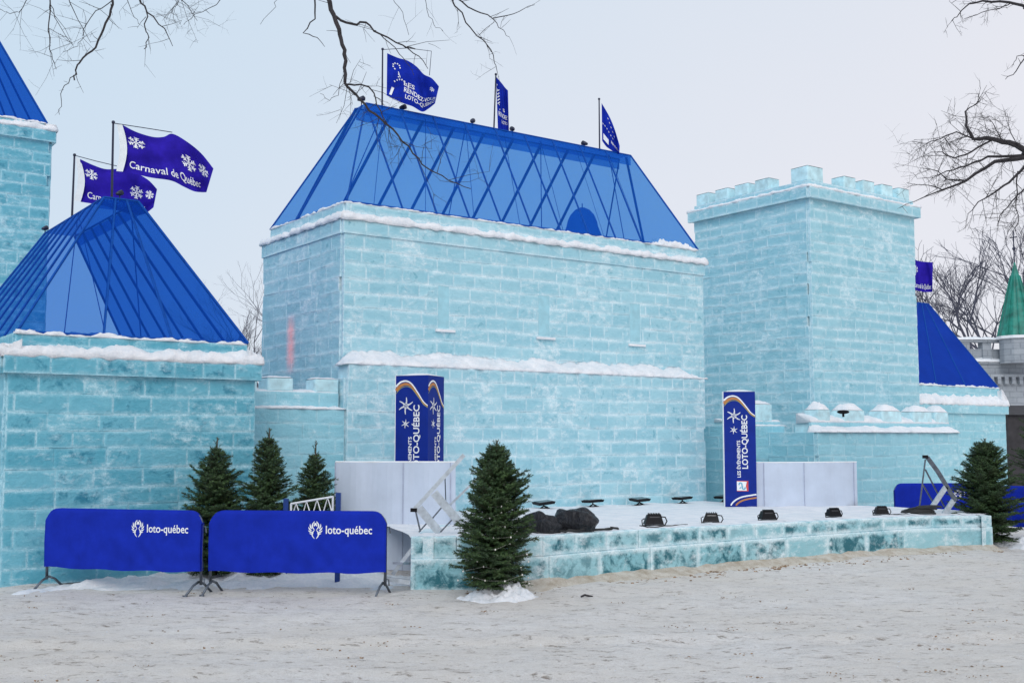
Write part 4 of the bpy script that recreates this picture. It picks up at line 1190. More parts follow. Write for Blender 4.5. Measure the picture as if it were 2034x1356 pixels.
# ================================================================== STAIRS WITH HANDRAILS
def tubes(parent, name, segs, r, material='alu'):
    m = MB()
    for s_ in segs: m.tube(s_, r, 7)
    return m.build(name, M[material], parent, smooth=True)
def flatbar(m, a, b, wd, th, up=Vector((0, 0, 1))):
    a, b = Vector(a), Vector(b); d = (b - a).normalized(); s_ = d.cross(up)
    if s_.length < 1e-4: s_ = Vector((1, 0, 0))
    s_.normalize(); u_ = s_.cross(d).normalized()
    i = len(m.v)
    for p in (a, b):
        for x, y in ((-1, -1), (1, -1), (1, 1), (-1, 1)): m.v.append(p + s_ * x * (wd if abs(up.y) > .5 else th) / 2 + u_ * y * (th if abs(up.y) > .5 else wd) / 2)
    for q in ((0, 1, 5, 4), (1, 2, 6, 5), (2, 3, 7, 6), (3, 0, 4, 7), (3, 2, 1, 0), (4, 5, 6, 7)): m.f.append(tuple(i + k for k in q))
st1 = thing('metal_stairs', 'aluminium stairs with slanting handrails lying against the left end of the stage', 'stairs', at(850, 1060, 15.4))
YA, YB = 15.3, 15.9
m = MB()
flatbar(m, at(822, 1012, YA), at(922, 903, YA), 0.055, 0.03, Vector((0, 1, 0)))
m.build('handrail', M['alu'], st1)
m = MB(); flatbar(m, at(893, 1003, YB), at(985, 915, YB), 0.03, 0.03, Vector((0, 1, 0))); m.build('handrail', M['alu'], st1)
m = MB()
flatbar(m, at(832, 1008, YA), at(872, 1056, YA), 0.11, 0.04, Vector((0, 1, 0)))
flatbar(m, at(862, 978, YA), at(915, 1040, YA), 0.11, 0.04, Vector((0, 1, 0)))
m.build('tread', M['alu'], st1)
m = MB(); flatbar(m, at(858, 1030, YA), at(880, 1004, YA), 0.02, 0.02, Vector((0, 1, 0))); flatbar(m, at(832, 1056, YA), at(850, 1036, YA), 0.02, 0.02, Vector((0, 1, 0)))
flatbar(m, at(875, 1056, YA), at(905, 1024, YA), 0.02, 0.02, Vector((0, 1, 0)))
flatbar(m, at(825, 1012, YA), at(835, 1055, YA), 0.022, 0.022, Vector((0, 1, 0)))
flatbar(m, at(884, 950, YA), at(886, 1010, YB), 0.015, 0.015, Vector((0, 1, 0)))
m.build('brace', M['galv'], st1)
m = MB(); m.box(at(822, 1016, YA), 0.09, 0.06, 0.05); m.build('end_cap', M['black'], st1)
m = MB()
flatbar(m, at(780, 1140, 14.9), at(818, 1090, 14.9), 0.05, 0.04, Vector((0, 1, 0)))
flatbar(m, at(762, 1148, 14.7), at(815, 1156, 14.7), 0.06, 0.06, Vector((0, 0, 1)))
flatbar(m, at(790, 1118, 14.85), at(816, 1118, 15.3), 0.03, 0.14, Vector((0, 0, 1)))
m.build('lower_step', M['alu'], st1)
st2 = thing('metal_stairs', 'folded metal stair rail leaning at the right end of the stage', 'stairs', at(1870, 1018, 20.6))
Yr = 20.6
m = MB(); flatbar(m, at(1842, 908, Yr), at(1862, 935, Yr), 0.07, 0.05, Vector((0, 1, 0))); flatbar(m, at(1862, 935, Yr), at(1898, 994, Yr), 0.07, 0.05, Vector((0, 1, 0))); m.build('handrail', M['galv'], st2)
m = MB(); flatbar(m, at(1849, 1010, Yr), at(1879, 966, Yr), 0.085, 0.05, Vector((0, 1, 0))); flatbar(m, at(1874, 1022, Yr), at(1894, 993, Yr), 0.085, 0.05, Vector((0, 1, 0))); m.build('tread', M['alu'], st2)
m = MB()
flatbar(m, at(1838, 912, Yr), at(1826, 1010, Yr), 0.022, 0.022, Vector((0, 1, 0)))
flatbar(m, at(1838, 932, Yr), at(1876, 1006, Yr + .3), 0.025, 0.02, Vector((0, 1, 0))); flatbar(m, at(1833, 962, Yr), at(1854, 998, Yr + .3), 0.025, 0.02, Vector((0, 1, 0)))
m.build('brace', M['galv'], st2)
m = MB(); m.box(at(1838, 910, Yr), 0.09, 0.06, 0.06); m.build('end_cap', M['black'], st2)

# ================================================================== STAGE LIGHTS, BAGS, CABLES
def flood(loc, rz, label, sc=1.0, group='black floodlights along the front of the stage'):
    t = thing('floodlight', label, 'floodlight', (0, 0, 0), 0, group)
    m = MB(); i = 0
    pts0 = [(-.17, -.10, .03), (.17, -.10, .03), (.17, .10, .03), (-.17, .10, .03)]
    pts1 = [(-.10, -.03, .21), (.13, -.03, .21), (.13, .12, .19), (-.10, .12, .19)]
    m.v += [Vector(p) for p in pts0 + pts1]
    m.f += [(0, 3, 2, 1), (4, 5, 6, 7), (0, 1, 5, 4), (1, 2, 6, 5), (2, 3, 7, 6), (3, 0, 4, 7)]
    for k in range(5): m.box(Vector((-.08 + .045 * k, 0.0, 0.205)), 0.012, 0.12, 0.02)
    m.build('housing', M['black'], t)
    m = MB(); m.tube([Vector((-.19, .02, 0.01)), Vector((-.20, .03, .10)), Vector((-.15, .03, .13))], 0.010, 5)
    m.tube([Vector((.20, .02, 0.0)), Vector((.25, .03, .08)), Vector((.22, .03, .15)), Vector((.13, .03, .16))], 0.012, 5); m.tube([Vector((-.2, .02, .008)), Vector((.22, .02, .008))], 0.012, 5)
    m.build('yoke', M['black'], t)
    m = MB(); m.quad((-.11, -.082, .07), (.12, -.082, .07), (.10, -.048, .165), (-.07, -.048, .165)); m.build('lens', M['lens'], t)
    t.location = loc; t.rotation_euler = (0, 0, rz); t.scale = (sc,) * 3
    return t
M['lens'] = plain("dark_lens", (0.05, 0.05, 0.055), 0.15, var=0.3)
fl = None
for k, (px, py, dpt, what, sc, rz) in enumerate(((1300, 1046, 16.85, 'beside the black bags, tangled in its cable', 0.86, 5), (1415, 1042, 17.55, 'second from the bags on the stage edge', 0.76, -8), (1528, 1039, 18.2, 'in the middle of the front row, right of the navy column', 0.79, 10), (1660, 1033, 19.1, 'in front of the low white screen', 0.73, 14), (1755, 1030, 19.8, 'nearest the coiled cable by the right stair rail', 0.73, 0))):
    p = onz(px, py, 0.6); q = atxy(px, 0.6, dpt - 0.0)
    p2 = Vector((q[0], q[1] + 0.12, ztop(q) + 0.005))
    lab = 'small black floodlight ' + what
    if fl is None: fl = flood(p2, R(rz), lab, sc); o = fl
    else:
        o = copy_tree(fl); o.location = p2; o.rotation_euler = (0, 0, R(rz)); o.scale = (sc,) * 3; o['label'] = lab
# flat uplights at the foot of the hall wall
def uplight(loc, rz, label):
    t = thing('uplight', label, 'floodlight', (0, 0, 0), 0, 'flat black uplights along the hall wall')
    m = MB(); i = 0
    m.box(Vector((0, 0, 0.085)), 0.33, 0.24, 0.045, 0, 1.12); m.build('housing', M['black'], t)
    m = MB(); m.box(Vector((0, 0, 0.128)), 0.30, 0.2, 0.012); m.build('glass', M['lens'], t)
    m = MB(); m.tube([Vector((-.08, 0, 0.01)), Vector((0, 0, .05)), Vector((0, 0, .09))], 0.014, 5); m.tube([Vector((.09, 0, 0.01)), Vector((0, 0, .05))], 0.014, 5); m.box(Vector((0, 0, 0)), 0.20, 0.1, 0.012)
    m.build('stand', M['black'], t)
    t.location = loc; t.rotation_euler = (R(4), R(-5), rz)
    return t
ul = None
for k, (px, what) in enumerate(((1058, 'half hidden by the big fir'), (1155, 'above the black bags'), (1247, 'third from the big fir'), (1332, 'third from the navy column'), (1414, 'just left of the lone navy column'))):
    s_ = along(Q, U2, px, 0.7); q = Q + U2 * s_ - V2 * 0.35
    p = Vector((q[0], q[1], ztop(q) + 0.0))
    lab = 'flat black uplight under the hall wall, ' + what
    if ul is None: ul = uplight(p, R(30), lab)
    else:
        o = copy_tree(ul); o.location = p; o.rotation_euler = (R(random.Random(k).uniform(-3, 6)), R(random.Random(k + 9).uniform(-7, 2)), R(28 + 4 * k)); o['label'] = lab
m = MB(); q = atxy(1140, 0.8, 15.95); m.ball(V3(q, ztop(q) + 0.09), 0.33, 0.25, 0.24, 40, 26, 0.28, 3)
m.smooth = True; tag(m.build('plastic_bag', M['bag']), 'larger crumpled black plastic bag on the stage edge, left of the first floodlight', 'bag', 'black plastic bags on the stage')
m = MB(); q = atxy(1068, 0.8, 15.6); m.ball(V3(q, ztop(q) + 0.07), 0.30, 0.2, 0.20, 36, 22, 0.28, 8)
m.smooth = True; tag(m.build('plastic_bag', M['bag']), 'smaller crumpled black plastic bag partly behind the big fir', 'bag', 'black plastic bags on the stage')
def cable(label, pts, r=0.012, seed=0, loops=0.0, cat='cable'):
    m = MB(); rng = random.Random(seed); P = []
    for k in range(len(pts) - 1):
        for j in range(6):
            p = lerp(pts[k], pts[k + 1], j / 6)
            P.append(p + Vector((rng.uniform(-1, 1) * loops, rng.uniform(-1, 1) * loops, abs(rng.uniform(0, 1)) * loops * 0.5)))
    m.tube(P + [pts[-1]], r, 5)
    tag(m.build('cable', M['cable'], smooth=True), label, cat)
def sp_(px, Y, dz=0.012):
    q = atxy(px, 0.6, Y); return Vector((q[0], q[1], ztop(q) + dz))
cable('black cables bundled at the foot of the two plastic bags', [sp_(1035, 15.35), sp_(1090, 15.5), sp_(1150, 15.75), sp_(1205, 16.1), sp_(1228, 16.3)], 0.016, 4, 0.07)
cable('thin black cable running from the first floodlight along the stage edge', [sp_(1270, 16.8), sp_(1290, 16.6), sp_(1320, 16.85), sp_(1366, 17.2)], 0.008, 5, 0.02)
cable('thin cable linking the right floodlight to the coiled cable heap', [sp_(1768, 19.9), sp_(1785, 20.0), sp_(1800, 20.1), sp_(1815, 20.15)], 0.010, 6, 0.02)
m = MB(); rng = random.Random(9)
c0 = sp_(1835, 20.25)
for k in range(7):
    rr = rng.uniform(.14, .30); ox, oy = rng.uniform(-.12, .12), rng.uniform(-.08, .08)
    m.tube([c0 + Vector((ox + math.cos(a * .6) * rr, oy + math.sin(a * .6) * rr * .7, 0.02 + .018 * k + .01 * math.sin(a)))for a in range(11)], 0.016, 5)
m.smooth = True; tag(m.build('cable_coil', M['cable']), 'heap of coiled black cable at the foot of the right stair rail', 'cable')
# small dark lamp tucked among the merlons
p = at(1675, 826, 24.5)
t = thing('floodlight', 'tiny dark lamp lying between the merlons of the low wall under the tower', 'floodlight', p)
m = MB(); m.ball(p + Vector((0, 0, 0.09)), 0.14, 0.08, 0.045, 12, 6); m.build('housing', M['black'], t, smooth=True)
m = MB(); m.box(p + Vector((0, 0, -0.02)), 0.04, 0.04, 0.08); m.build('stand', M['black'], t)
def ridge_spot(p, label, rz):
    t = thing('spotlight', label, 'spotlight', (0, 0, 0), 0, 'small spotlights on the roof ridges')
    m = MB(); m.tube([Vector((0, 0, -0.04)), Vector((0, 0, .08))], 0.012, 5); m.build('stem', M['pole'], t)
    m = MB(); m.tube([Vector((-.08, 0, .09)), Vector((-.02, 0, .11)), Vector((.05, 0, .14)), Vector((.07, 0, .15))], [.025, .048, .055, .02], 8); m.build('housing', M['pole'], t, smooth=True)
    t.location = p; t.rotation_euler = (0, 0, rz)
    return t
spn = None
for k, (px, what) in enumerate(((717, 'at the left end of the hall ridge'), (800, 'under the open flag on the hall ridge'), (938, 'left of the second flag on the hall ridge'), (1018, 'just right of the narrow second flag on the hall ridge'), (1161, 'left of the last flag on the hall ridge'))):
    f = along(rid, U2, px, 7.7)
    p = V3(rid + U2 * f, zTa + 0.02)
    if spn is None: spn = ridge_spot(p, 'small dark spotlight ' + what, R(20)); o = spn
    else:
        o = copy_tree(spn); o.location = p; o.rotation_euler = (0, 0, R(37 * k)); o['label'] = 'small dark spotlight ' + what
for (p, lab) in ((lerp(lt00, lt10, 0.45), 'small dark spotlight at the tip of the left pavilion roof'), (lerp(lt01, lt11, 0.0) + Vector((0, 0, 0)), 'small dark spotlight at the rear end of the left pavilion ridge'), (lerp(rtop[0], rtop[1], 0.7), 'small dark spotlight on the far right pavilion roof')):
    o = copy_tree(spn); o.location = p; o['label'] = lab; o.rotation_euler = (0, 0, R(60)); o.scale = (0.8,) * 3

# ================================================================== FLAGS
def poly_at(pl, t):
    n = len(pl) - 1; x = t * n; i = min(int(x), n - 1); f = x - i
    p0, p1, p2, p3 = pl[max(i - 1, 0)], pl[i], pl[i + 1], pl[min(i + 2, n)]
    return tuple(0.5 * (2 * p1[a] + (p2[a] - p0[a]) * f + (2 * p0[a] - 5 * p1[a] + 4 * p2[a] - p3[a]) * f * f + (-p0[a] + 3 * p1[a] - 3 * p2[a] + p3[a]) * f ** 3) for a in (0, 1))
def flag(label, Y, pole, top, bot, material, deco, wave=0.12, phase=0.0, cross=None, sleeve=None, pole_r=0.016):
    (px, y0, y1) = pole
    base = at(px[1], y1, Y)
    t = thing('flag', label, 'flag', base, group='flags flying on the roofs')
    m = MB(); m.tube([base, at(px[0], y0, Y)], [pole_r * 1.2, pole_r], 6); m.ball(at(px[0], y0, Y), .03, .03, .03, 6, 4); m.build('pole', M['pole'], t)
    def fn(off=0.0):
        def f(u_, v_):
            a, b = poly_at(top, u_), poly_at(bot, u_)
            x = a[0] + (b[0] - a[0]) * (1 - v_); y = a[1] + (b[1] - a[1]) * (1 - v_)
            d = Y + wave * (math.sin(u_ * 9 + phase + v_ * 2.2) * (0.25 + u_) + 0.35 * math.sin(u_ * 21 + v_ * 5 + phase * 3) * (.3 + u_) + 0.2 * math.sin(v_ * 11 - u_ * 7)) - off
            return at(x, y, d)
        return f
    m = MB(); nx, ny = 40, 20
    for off in (0.0, -0.006):
        g = fn(off)
        for j in range(ny + 1):
            for i in range(nx + 1): m.v.append(g(i / nx, j / ny))
    S_ = (nx + 1) * (ny + 1)
    for k in (0, 1):
        for j in range(ny):
            for i in range(nx):
                a = k * S_ + j * (nx + 1) + i
                m.f.append((a, a + 1, a + nx + 2, a + nx + 1) if k == 0 else (a + nx + 1, a + nx + 2, a + 1, a))
    cl = m.build('cloth', M[material], t, smooth=True)
    if deco:
        m = MB(); deco(m, fn(0.012)); m.build('lettering', M['white'], cl)
    if sleeve:
        m = MB(); a, b = sleeve
        na = 8; pts = []
        for i in range(na + 1):
            f = i / na
            pa = (a[0][0] + (a[1][0] - a[0][0]) * f + 6 * math.sin(f * math.pi), a[0][1] + (a[1][1] - a[0][1]) * f)
            pb = (b[0][0] + (b[1][0] - b[0][0]) * f + 9 * math.sin(f * math.pi), b[0][1] + (b[1][1] - b[0][1]) * f)
            m.v += [at(pa[0], pa[1], Y - 0.01), at(pb[0], pb[1], Y - 0.02)]
        for i in range(na): m.f.append((2 * i, 2 * i + 1, 2 * i + 3, 2 * i + 2))
        m.build('sleeve', M['sleeve'], cl)
    if cross:
        m = MB(); m.tube([at(x, y, Y + 0.02) for x, y in cross], 0.007, 5); m.build('crossbar', M['pole'], t)
    return t
def deco_carnival(m, f):
    snowflake(m, 0.15, 0.74, 0.12, f, 0.62); snowflake(m, 0.70, 0.55, 0.15, f, 0.55); snowflake(m, 0.885, 0.60, 0.13, f, 0.5)
    put_text(m, "Carnaval de Québec", lambda x, y: f(0.10 + x, 0.12 + y), 0.74, 0.17, 0.006)
YL1 = (lt00.y + lt10.y) / 2 + 0.1
flag('violet flag with snowflakes and white lettering, fully spread on the left pavilion', YL1, ((225, 222), 243, 395),
     [(243, 248), (270, 262), (303, 272), (325, 272), (343, 266), (372, 282), (400, 305), (424, 335)], [(243, 341), (265, 345), (300, 353), (340, 359), (365, 371), (385, 380), (400, 382), (410, 382)],
     'flagviolet', deco_carnival, 0.10, 0.3, [(226, 245), (285, 254), (342, 263)], (((232, 247), (231, 340)), ((243, 248), (244, 341))))
YL2 = lerp(lt00, lt01, 0.72).y
flag('violet flag with snowflakes flying behind the left pavilion tip, partly hidden', YL2, ((148, 143), 308, 432),
     [(159, 316), (185, 328), (210, 336), (240, 336), (270, 344), (295, 358), (312, 376)], [(160, 401), (185, 405), (210, 410), (240, 420), (262, 426), (285, 426), (305, 412)],
     'flagviolet', deco_carnival, 0.10, 1.4, [(149, 309), (190, 320), (232, 330)], (((150, 312), (147, 398)), ((159, 316), (160, 401))))
def deco_event(m, f):
    for k in range(9):
        a = k * .7; r_ = .06
        if k < 7: x, y = .16 + math.cos(a) * .055, .78 + math.sin(a) * .075
        else: x, y = .20, .62 - .06 * (k - 7)
        poly2(m, [(x + .013 * math.cos(b), y + .018 * math.sin(b)) for b in (0, 1.05, 2.1, 3.14, 4.2, 5.2)], f)
    stroke2(m, [(.19, .68), (.23, .56)], .014, f)
    for k in range(7):
        x, y = .14 + .04 * k, .42 + .10 * math.sin(k * .55)
        poly2(m, [(x + .013 * math.cos(b), y + .020 * math.sin(b)) for b in (0, 1.05, 2.1, 3.14, 4.2, 5.2)], f)
    put_text(m, "LES", lambda x, y: f(.30 + x, .415 + y), .20, .10, .015)
    put_text(m, "RENDEZ-VOUS", lambda x, y: f(.31 + x, .27 + y), .66, .11, .015)
    put_text(m, "LOTO-QUÉBEC", lambda x, y: f(.34 + x, .13 + y), .62, .10, .015)
    poly2(m, [(.06, .06), (.10, .06), (.14, .26), (.10, .26)], f)
    snowflake(m, .86, .66, .07, f, .7)
Yf = lambda px: (rid + U2 * along(rid, U2, px, 7.8)).y
flag('open blue event flag, leftmost and largest on the hall ridge', Yf(759), ((760, 759), 98, 216),
     [(769, 106), (790, 115), (810, 121), (828, 133), (842, 148), (858, 156), (872, 172)], [(768, 190), (785, 198), (803, 206), (820, 212), (838, 222), (850, 217), (864, 206)],
     'flagblue', deco_event, 0.10, 0.9, [(760, 99), (810, 96), (857, 102), (853, 150)])
def deco_fold(m, f):
    for k in range(6):
        poly2(m, [(.10 + .03 * k + .03 * math.cos(b), .86 - .09 * k + .016 * math.sin(b)) for b in (0, 1.05, 2.1, 3.14, 4.2, 5.2)], f)
    for k in range(5): stroke2(m, [(.08, .50 + .06 * k), (.28, .56 + .06 * k)], .022, f)
    put_text(m, "S", lambda x, y: f(.50 + x, .42 + y), .16, .07, .015)
    put_text(m, "RENDEZ", lambda x, y: f(.14 + x, .28 + y), .72, .09, .015)
    put_text(m, "LOTO", lambda x, y: f(.36 + x, .16 + y), .5, .07, .015)
flag('narrow wrung blue event flag in the middle of the hall ridge', Yf(983), ((985, 981), 148, 258),
     [(985, 152), (990, 158), (997, 166), (1003, 174), (1009, 180)], [(989, 259), (995, 259), (1000, 262), (1006, 263), (1011, 262)],
     'flagblue', deco_fold, 0.05, 0.2, None)
def deco_half(m, f):
    for k in range(5): poly2(m, [(.35 + .09 * k + .03 * math.cos(b), .86 - .05 * k + .016 * math.sin(b)) for b in (0, 1.05, 2.1, 3.14, 4.2, 5.2)], f)
    for k in range(6): poly2(m, [(.08 + .11 * k + .03 * math.cos(b), .50 + .03 * math.sin(k) + .018 * math.sin(b)) for b in (0, 1.05, 2.1, 3.14, 4.2, 5.2)], f)
    poly2(m, [(.10, .10), (.40, .10), (.40, .26), (.10, .26)], f)
    put_text(m, "RENDEZ", lambda x, y: f(.55 + x, .24 + y), .4, .09, .015)
flag('slack triangular blue event flag at the right end of the hall ridge', Yf(1190), ((1190, 1191), 197, 300),
     [(1195, 205), (1204, 220), (1213, 237), (1222, 260), (1231, 290)], [(1196, 280), (1204, 291), (1212, 297), (1221, 303), (1230, 307)],
     'flagblue', deco_half, 0.05, 0.6, None)
YR = rtop[0].y + 0.3
def deco_small(m, f):
    snowflake(m, 0.2, 0.70, 0.12, f, 0.8)
    put_text(m, "Carnaval de Québec", lambda x, y: f(0.10 + x, 0.10 + y), 0.82, 0.17, 0.006)
flag('violet flag peeking out from behind the tall tower at the right', YR, ((1806, 1806), 505, 605),
     [(1812, 513), (1824, 518), (1838, 520), (1853, 521)], [(1814, 575), (1826, 578), (1838, 580), (1852, 580)], 'flagviolet', deco_small, 0.05, 0.6, None)

# ================================================================== FIR TREES
def fir(name, label, x, y, h, rad, seed, zbase=0.0, dens=1.0, lights=False, bare_top=0.12, sparse=0.0, group='small cut fir trees'):
    rng = random.Random(seed)
    t = thing(name, label, 'fir tree', (x, y, zbase), 0, group)
    O = Vector((x, y, zbase))
    tr = MB(); nd = MB(); br = MB()
    tp = [O + Vector((0.02 * math.sin(k), 0.02 * math.cos(k * 1.3), h * k / 8)) for k in range(9)]
    tr.tube(tp, [0.045 * (1 - k / 8) + 0.005 for k in range(9)], 7)
    def needles(a, b, n, ln):
        d = (b - a); L_ = d.length
        if L_ < 1e-5: return
        d.normalize(); s1 = d.cross(Vector((0, 0, 1)));
        if s1.length < 1e-4: s1 = Vector((1, 0, 0))
        s1.normalize(); s2 = s1.cross(d)
        for k in range(n):
            f = (k + rng.random()) / n
            p = a + d * (L_ * f)
            th_ = rng.uniform(0, 6.283)
            w_ = s1 * math.cos(th_) + s2 * math.sin(th_) * 0.8
            q = p + (d * 0.75 + w_).normalized() * ln * rng.uniform(.7, 1.2)
            side = w_.cross(d) * 0.0042
            nd.quad(p - side, p + side, q + side * .5, q - side * .5)
    nb = int(150 * dens)
    for k in range(nb):
        f = (k + rng.random()) / nb
        f = f ** 0.9
        z = h * (0.05 + (0.95 - bare_top * 0.5) * f)
        az = k * 2.39996 + rng.uniform(-.4, .4)
        prof = (1 - f) ** 0.60 * (0.60 + 0.45 * min(1, f * 4.0) ** .8) * (1 + 0.55 * noise.noise(Vector((math.cos(az) * 1.4, math.sin(az) * 1.4, f * 6 + seed))))
        L_ = rad * prof * rng.uniform(0.70, 1.22) + 0.05
        el = R(-8 + 50 * f + rng.uniform(-8, 8))
        d = Vector((math.cos(az) * math.cos(el), math.sin(az) * math.cos(el), math.sin(el)))
        p0 = O + Vector((0, 0, z)); p1 = p0 + d * L_ * 0.6; p2 = p0 + d * L_ + Vector((0, 0, 0.07 * L_))
        br.tube([p0, p1, p2], [0.007, 0.005, 0.002], 4, False)
        needles(p0 + (p1 - p0) * .25, p1, int(26 * max(L_, .15) / .4), 0.032); needles(p1, p2, int(34 * max(L_, .15) / .4), 0.034)
        side = d.cross(Vector((0, 0, 1))).normalized()
        nt_ = max(2, int(L_ / 0.062))
        for j in range(nt_):
            g = (j + .7) / (nt_ + .3)
            base = p0 + (p1 - p0) * min(1, g / .6) if g < .6 else p1 + (p2 - p1) * ((g - .6) / .4)
            for sg in (-1, 1):
                l2 = (0.20 * (1 - g) + 0.06) * rng.uniform(.6, 1.2) * min(1, L_ / .3)
                dd = (d * 0.75 + side * sg * 0.75 + Vector((0, 0, rng.uniform(-.25, .30)))).normalized()
                e_ = base + dd * l2
                br.tube([base, e_], [0.003, 0.0015], 3, False)
                needles(base, e_, int(26 * l2 / .12) + 3, 0.030)
    # leader
    top = O + Vector((0, 0, h)); a = O + Vector((0, 0, h * (1 - bare_top)))
    br.tube([a, top + Vector((0.01, 0, 0))], [0.008, 0.003], 4)
    needles(a, top, 60, 0.026)
    for k in range(9):
        az = k * 2.4; zz = h * (1 - bare_top * (0.15 + .11 * k)); l2 = 0.035 + 0.014 * k
        p = O + Vector((0, 0, zz)); e_ = p + Vector((math.cos(az), math.sin(az), 1.1)).normalized() * l2 * 1.5
        br.tube([p, e_], [0.004, .002], 3, False); needles(p, e_, 16, 0.024)
    tr.build('trunk', M['firwood'], t, smooth=True)
    br.build('branches', M['firwood'], t)
    nd.build('foliage', M['needle'], t)
    if lights:
        m = MB()
        wire = []
        for k in range(120):        # one wire wound up the tree, a bulb at every step
            f = k / 120; z = h * (0.07 + .78 * f); rr = rad * (1 - f) ** .6 * (.74 + .16 * math.sin(k * 1.7))
            az = k * 0.62
            wire.append(O + Vector((math.cos(az) * rr, math.sin(az) * rr, z + .03 * math.sin(k * 2.3))))
        m.tube(wire, 0.0009, 3)
        for q_ in wire: m.ball(q_, .010, .010, .013, 6, 4)
        m.build('string_lights', M['bulb'], t)
    return t
M['bulb'] = plain("white_bulb", (0.85, 0.82, 0.76), 0.3, var=0.05)
p = atxy(985, 1.0, 14.25)
fir('fir_tree', 'big dense fir with white bulbs on a snow mound in front of the stage', p[0], p[1], 1.94, 0.57, 5, 0.02, 1.9, True)
p = atxy(427, 1.0, 15.9); fir('fir_tree', 'small fir behind the barriers, leftmost of the three by the left pavilion', p[0], p[1], 2.0, 0.52, 11, 0, 1.3, bare_top=.2)
p = atxy(531, 1.0, 15.9); fir('fir_tree', 'tallest small fir behind the barriers, between the other two', p[0], p[1], 2.13, 0.50, 12, 0, 1.3, bare_top=.18)
p = atxy(624, 1.0, 16.4); fir('fir_tree', 'small thin-tipped fir behind the white truss gate', p[0], p[1], 1.95, 0.44, 13, 0, 1.1, bare_top=.26)
p = atxy(1958, 1.0, 20.9); fir('fir_tree', 'bushy fir at the right end of the stage in front of the far pavilion', p[0], p[1], 1.98, 0.74, 14, 0.0, 1.8, bare_top=.14)
p = atxy(2034, 1.0, 36); fir('fir_tree', 'dark fir in the shade behind the far pavilion at the right edge', p[0] + 0.5, p[1], 2.9, 1.0, 15, 0.0, 1.2, bare_top=.1)

p = atxy(985, 0, 14.05)
heap('snow_mound', 'clean white snow mound around the foot of the big fir', p[0] + 0.05, p[1], 0.72, 0.48, 0.19, 3, 0, 0.8)
p = atxy(250, 0, 15.5)
heap('snow_bank', 'clean snow banked along the foot of the left pavilion', p[0] + 0.4, p[1] + .1, 2.6, 0.75, 0.13, 4, R(33), 0.7)
p = atxy(600, 0, 15.6)
heap('snow_bank', 'clean snow lying behind the middle crowd barrier', p[0], p[1], 2.7, 1.05, 0.15, 5, R(4), 0.7)
p = atxy(2000, 0, 20.9)
heap('snow_bank', 'clean snow bank at the right end of the stage under the bushy fir', p[0] + .2, p[1] - .2, 1.1, 0.8, 0.16, 6, 0, 0.6)

# ================================================================== BARE TREES
def twigs(m, a, b, r0, rng, depth, spread=0.9, ln=0.5, count=3, up=Vector((0, 0, 0))):
    """recursive fine twigs growing off the segment a-b"""
    d = (b - a); L_ = d.length
    if L_ < 1e-4: return
    d.normalize()
    for k in range(count):
        f = rng.uniform(.15, 1.0); p = a + d * L_ * f
        w_ = Vector((rng.uniform(-1, 1), rng.uniform(-1, 1) * .6, rng.uniform(-1, 1))).normalized()
        nd_ = (d * (1 - spread * .5) + w_ * spread + up).normalized()
        l = ln * rng.uniform(.45, 1.15)
        q1 = p + nd_ * l * .5; bend = Vector((rng.uniform(-1, 1), rng.uniform(-1, 1), rng.uniform(-1, 1))) * l * .12
        q2 = p + nd_ * l + bend
        m.tube([p, q1, q2], [r0, r0 * .75, r0 * .45], 3, False)
        if depth > 0:
            twigs(m, p, q2, r0 * .62, rng, depth - 1, spread, ln * .58, count, up)
def bough(m, px, Y, w0, w1, rng, ndepth=1, ln=0.5, count=2, yd=0.0, up=Vector((0, 0, 0)), step=1):
    """a bough measured on the photograph, at its own distance"""
    pts = [at(x, y, Y + yd * i) for i, (x, y) in enumerate(px)]
    n = len(pts); rr = [(w0 + (w1 - w0) * i / (n - 1)) * Y / F / 2 for i in range(n)]
    P = []; RR = []
    for i in range(n - 1):
        for j in range(3):
            f = j / 3
            P.append(lerp(pts[i], pts[i + 1], f) + Vector((rng.uniform(-1, 1), rng.uniform(-1, 1), rng.uniform(-1, 1))) * (0.012 if j else 0)); RR.append(rr[i] + (rr[i + 1] - rr[i]) * f)
    P.append(pts[-1]); RR.append(rr[-1])
    m.tube(P, RR, 6 if w0 > 4 else 4)
    for i in range(0, n - 1, step):
        if ndepth >= 0: twigs(m, pts[i], pts[i + 1], max(0.0011, min(rr[i] * .55, .75 * Y / F)), rng, ndepth, .9, ln, count, up)
rng = random.Random(31)
Yb = 8.0
tree1 = thing('bare_tree', 'overhanging bare tree with thin twigs hanging from the top edge above the hall', 'bare tree', (-7.2, 6.6, 0))
m = MB(); m.tube([Vector((-7.2, 6.6, -0.1)), Vector((-7.1, 6.7, 2.2)), Vector((-6.8, 6.9, 4.6)), Vector((-6.2, 7.3, 6.6)), Vector((-5.4, 7.6, 8.4))], [.34, .27, .22, .18, .12], 12)
m.build('trunk', M['bark'], tree1, smooth=True)
m = MB()
lim = [Vector((-6.2, 7.3, 6.6)), Vector((-4.5, 7.8, 6.9)), Vector((-2.6, 8.0, 6.6)), Vector((-1.6, 8.0, 6.0)), at(650, -5, Yb)]
m.tube(lim, [.12, .09, .06, .035, .023], 8)
m.tube([lim[1], Vector((-3.2, 8.0, 6.0)), at(222, -8, Yb)], [.05, .02, .012], 6)
m.tube([lim[2], Vector((-1.0, 8.0, 6.5)), Vector((-0.6, 8, 5.9)), at(898, -8, Yb)], [.04, .025, .016, .01], 6)
m.tube([lim[1], Vector((-3.8, 8.0, 6.0)), at(99, -8, Yb)], [.04, .016, .009], 6)
m.tube([lim[1], Vector((-3.0, 8.0, 6.3)), at(275, -8, Yb)], [.04, .02, .012], 6)
m.build('limbs', M['bark'], tree1, smooth=True)
m = MB()
b_ = lambda *a, **k: bough(m, *a, rng=rng, **k)
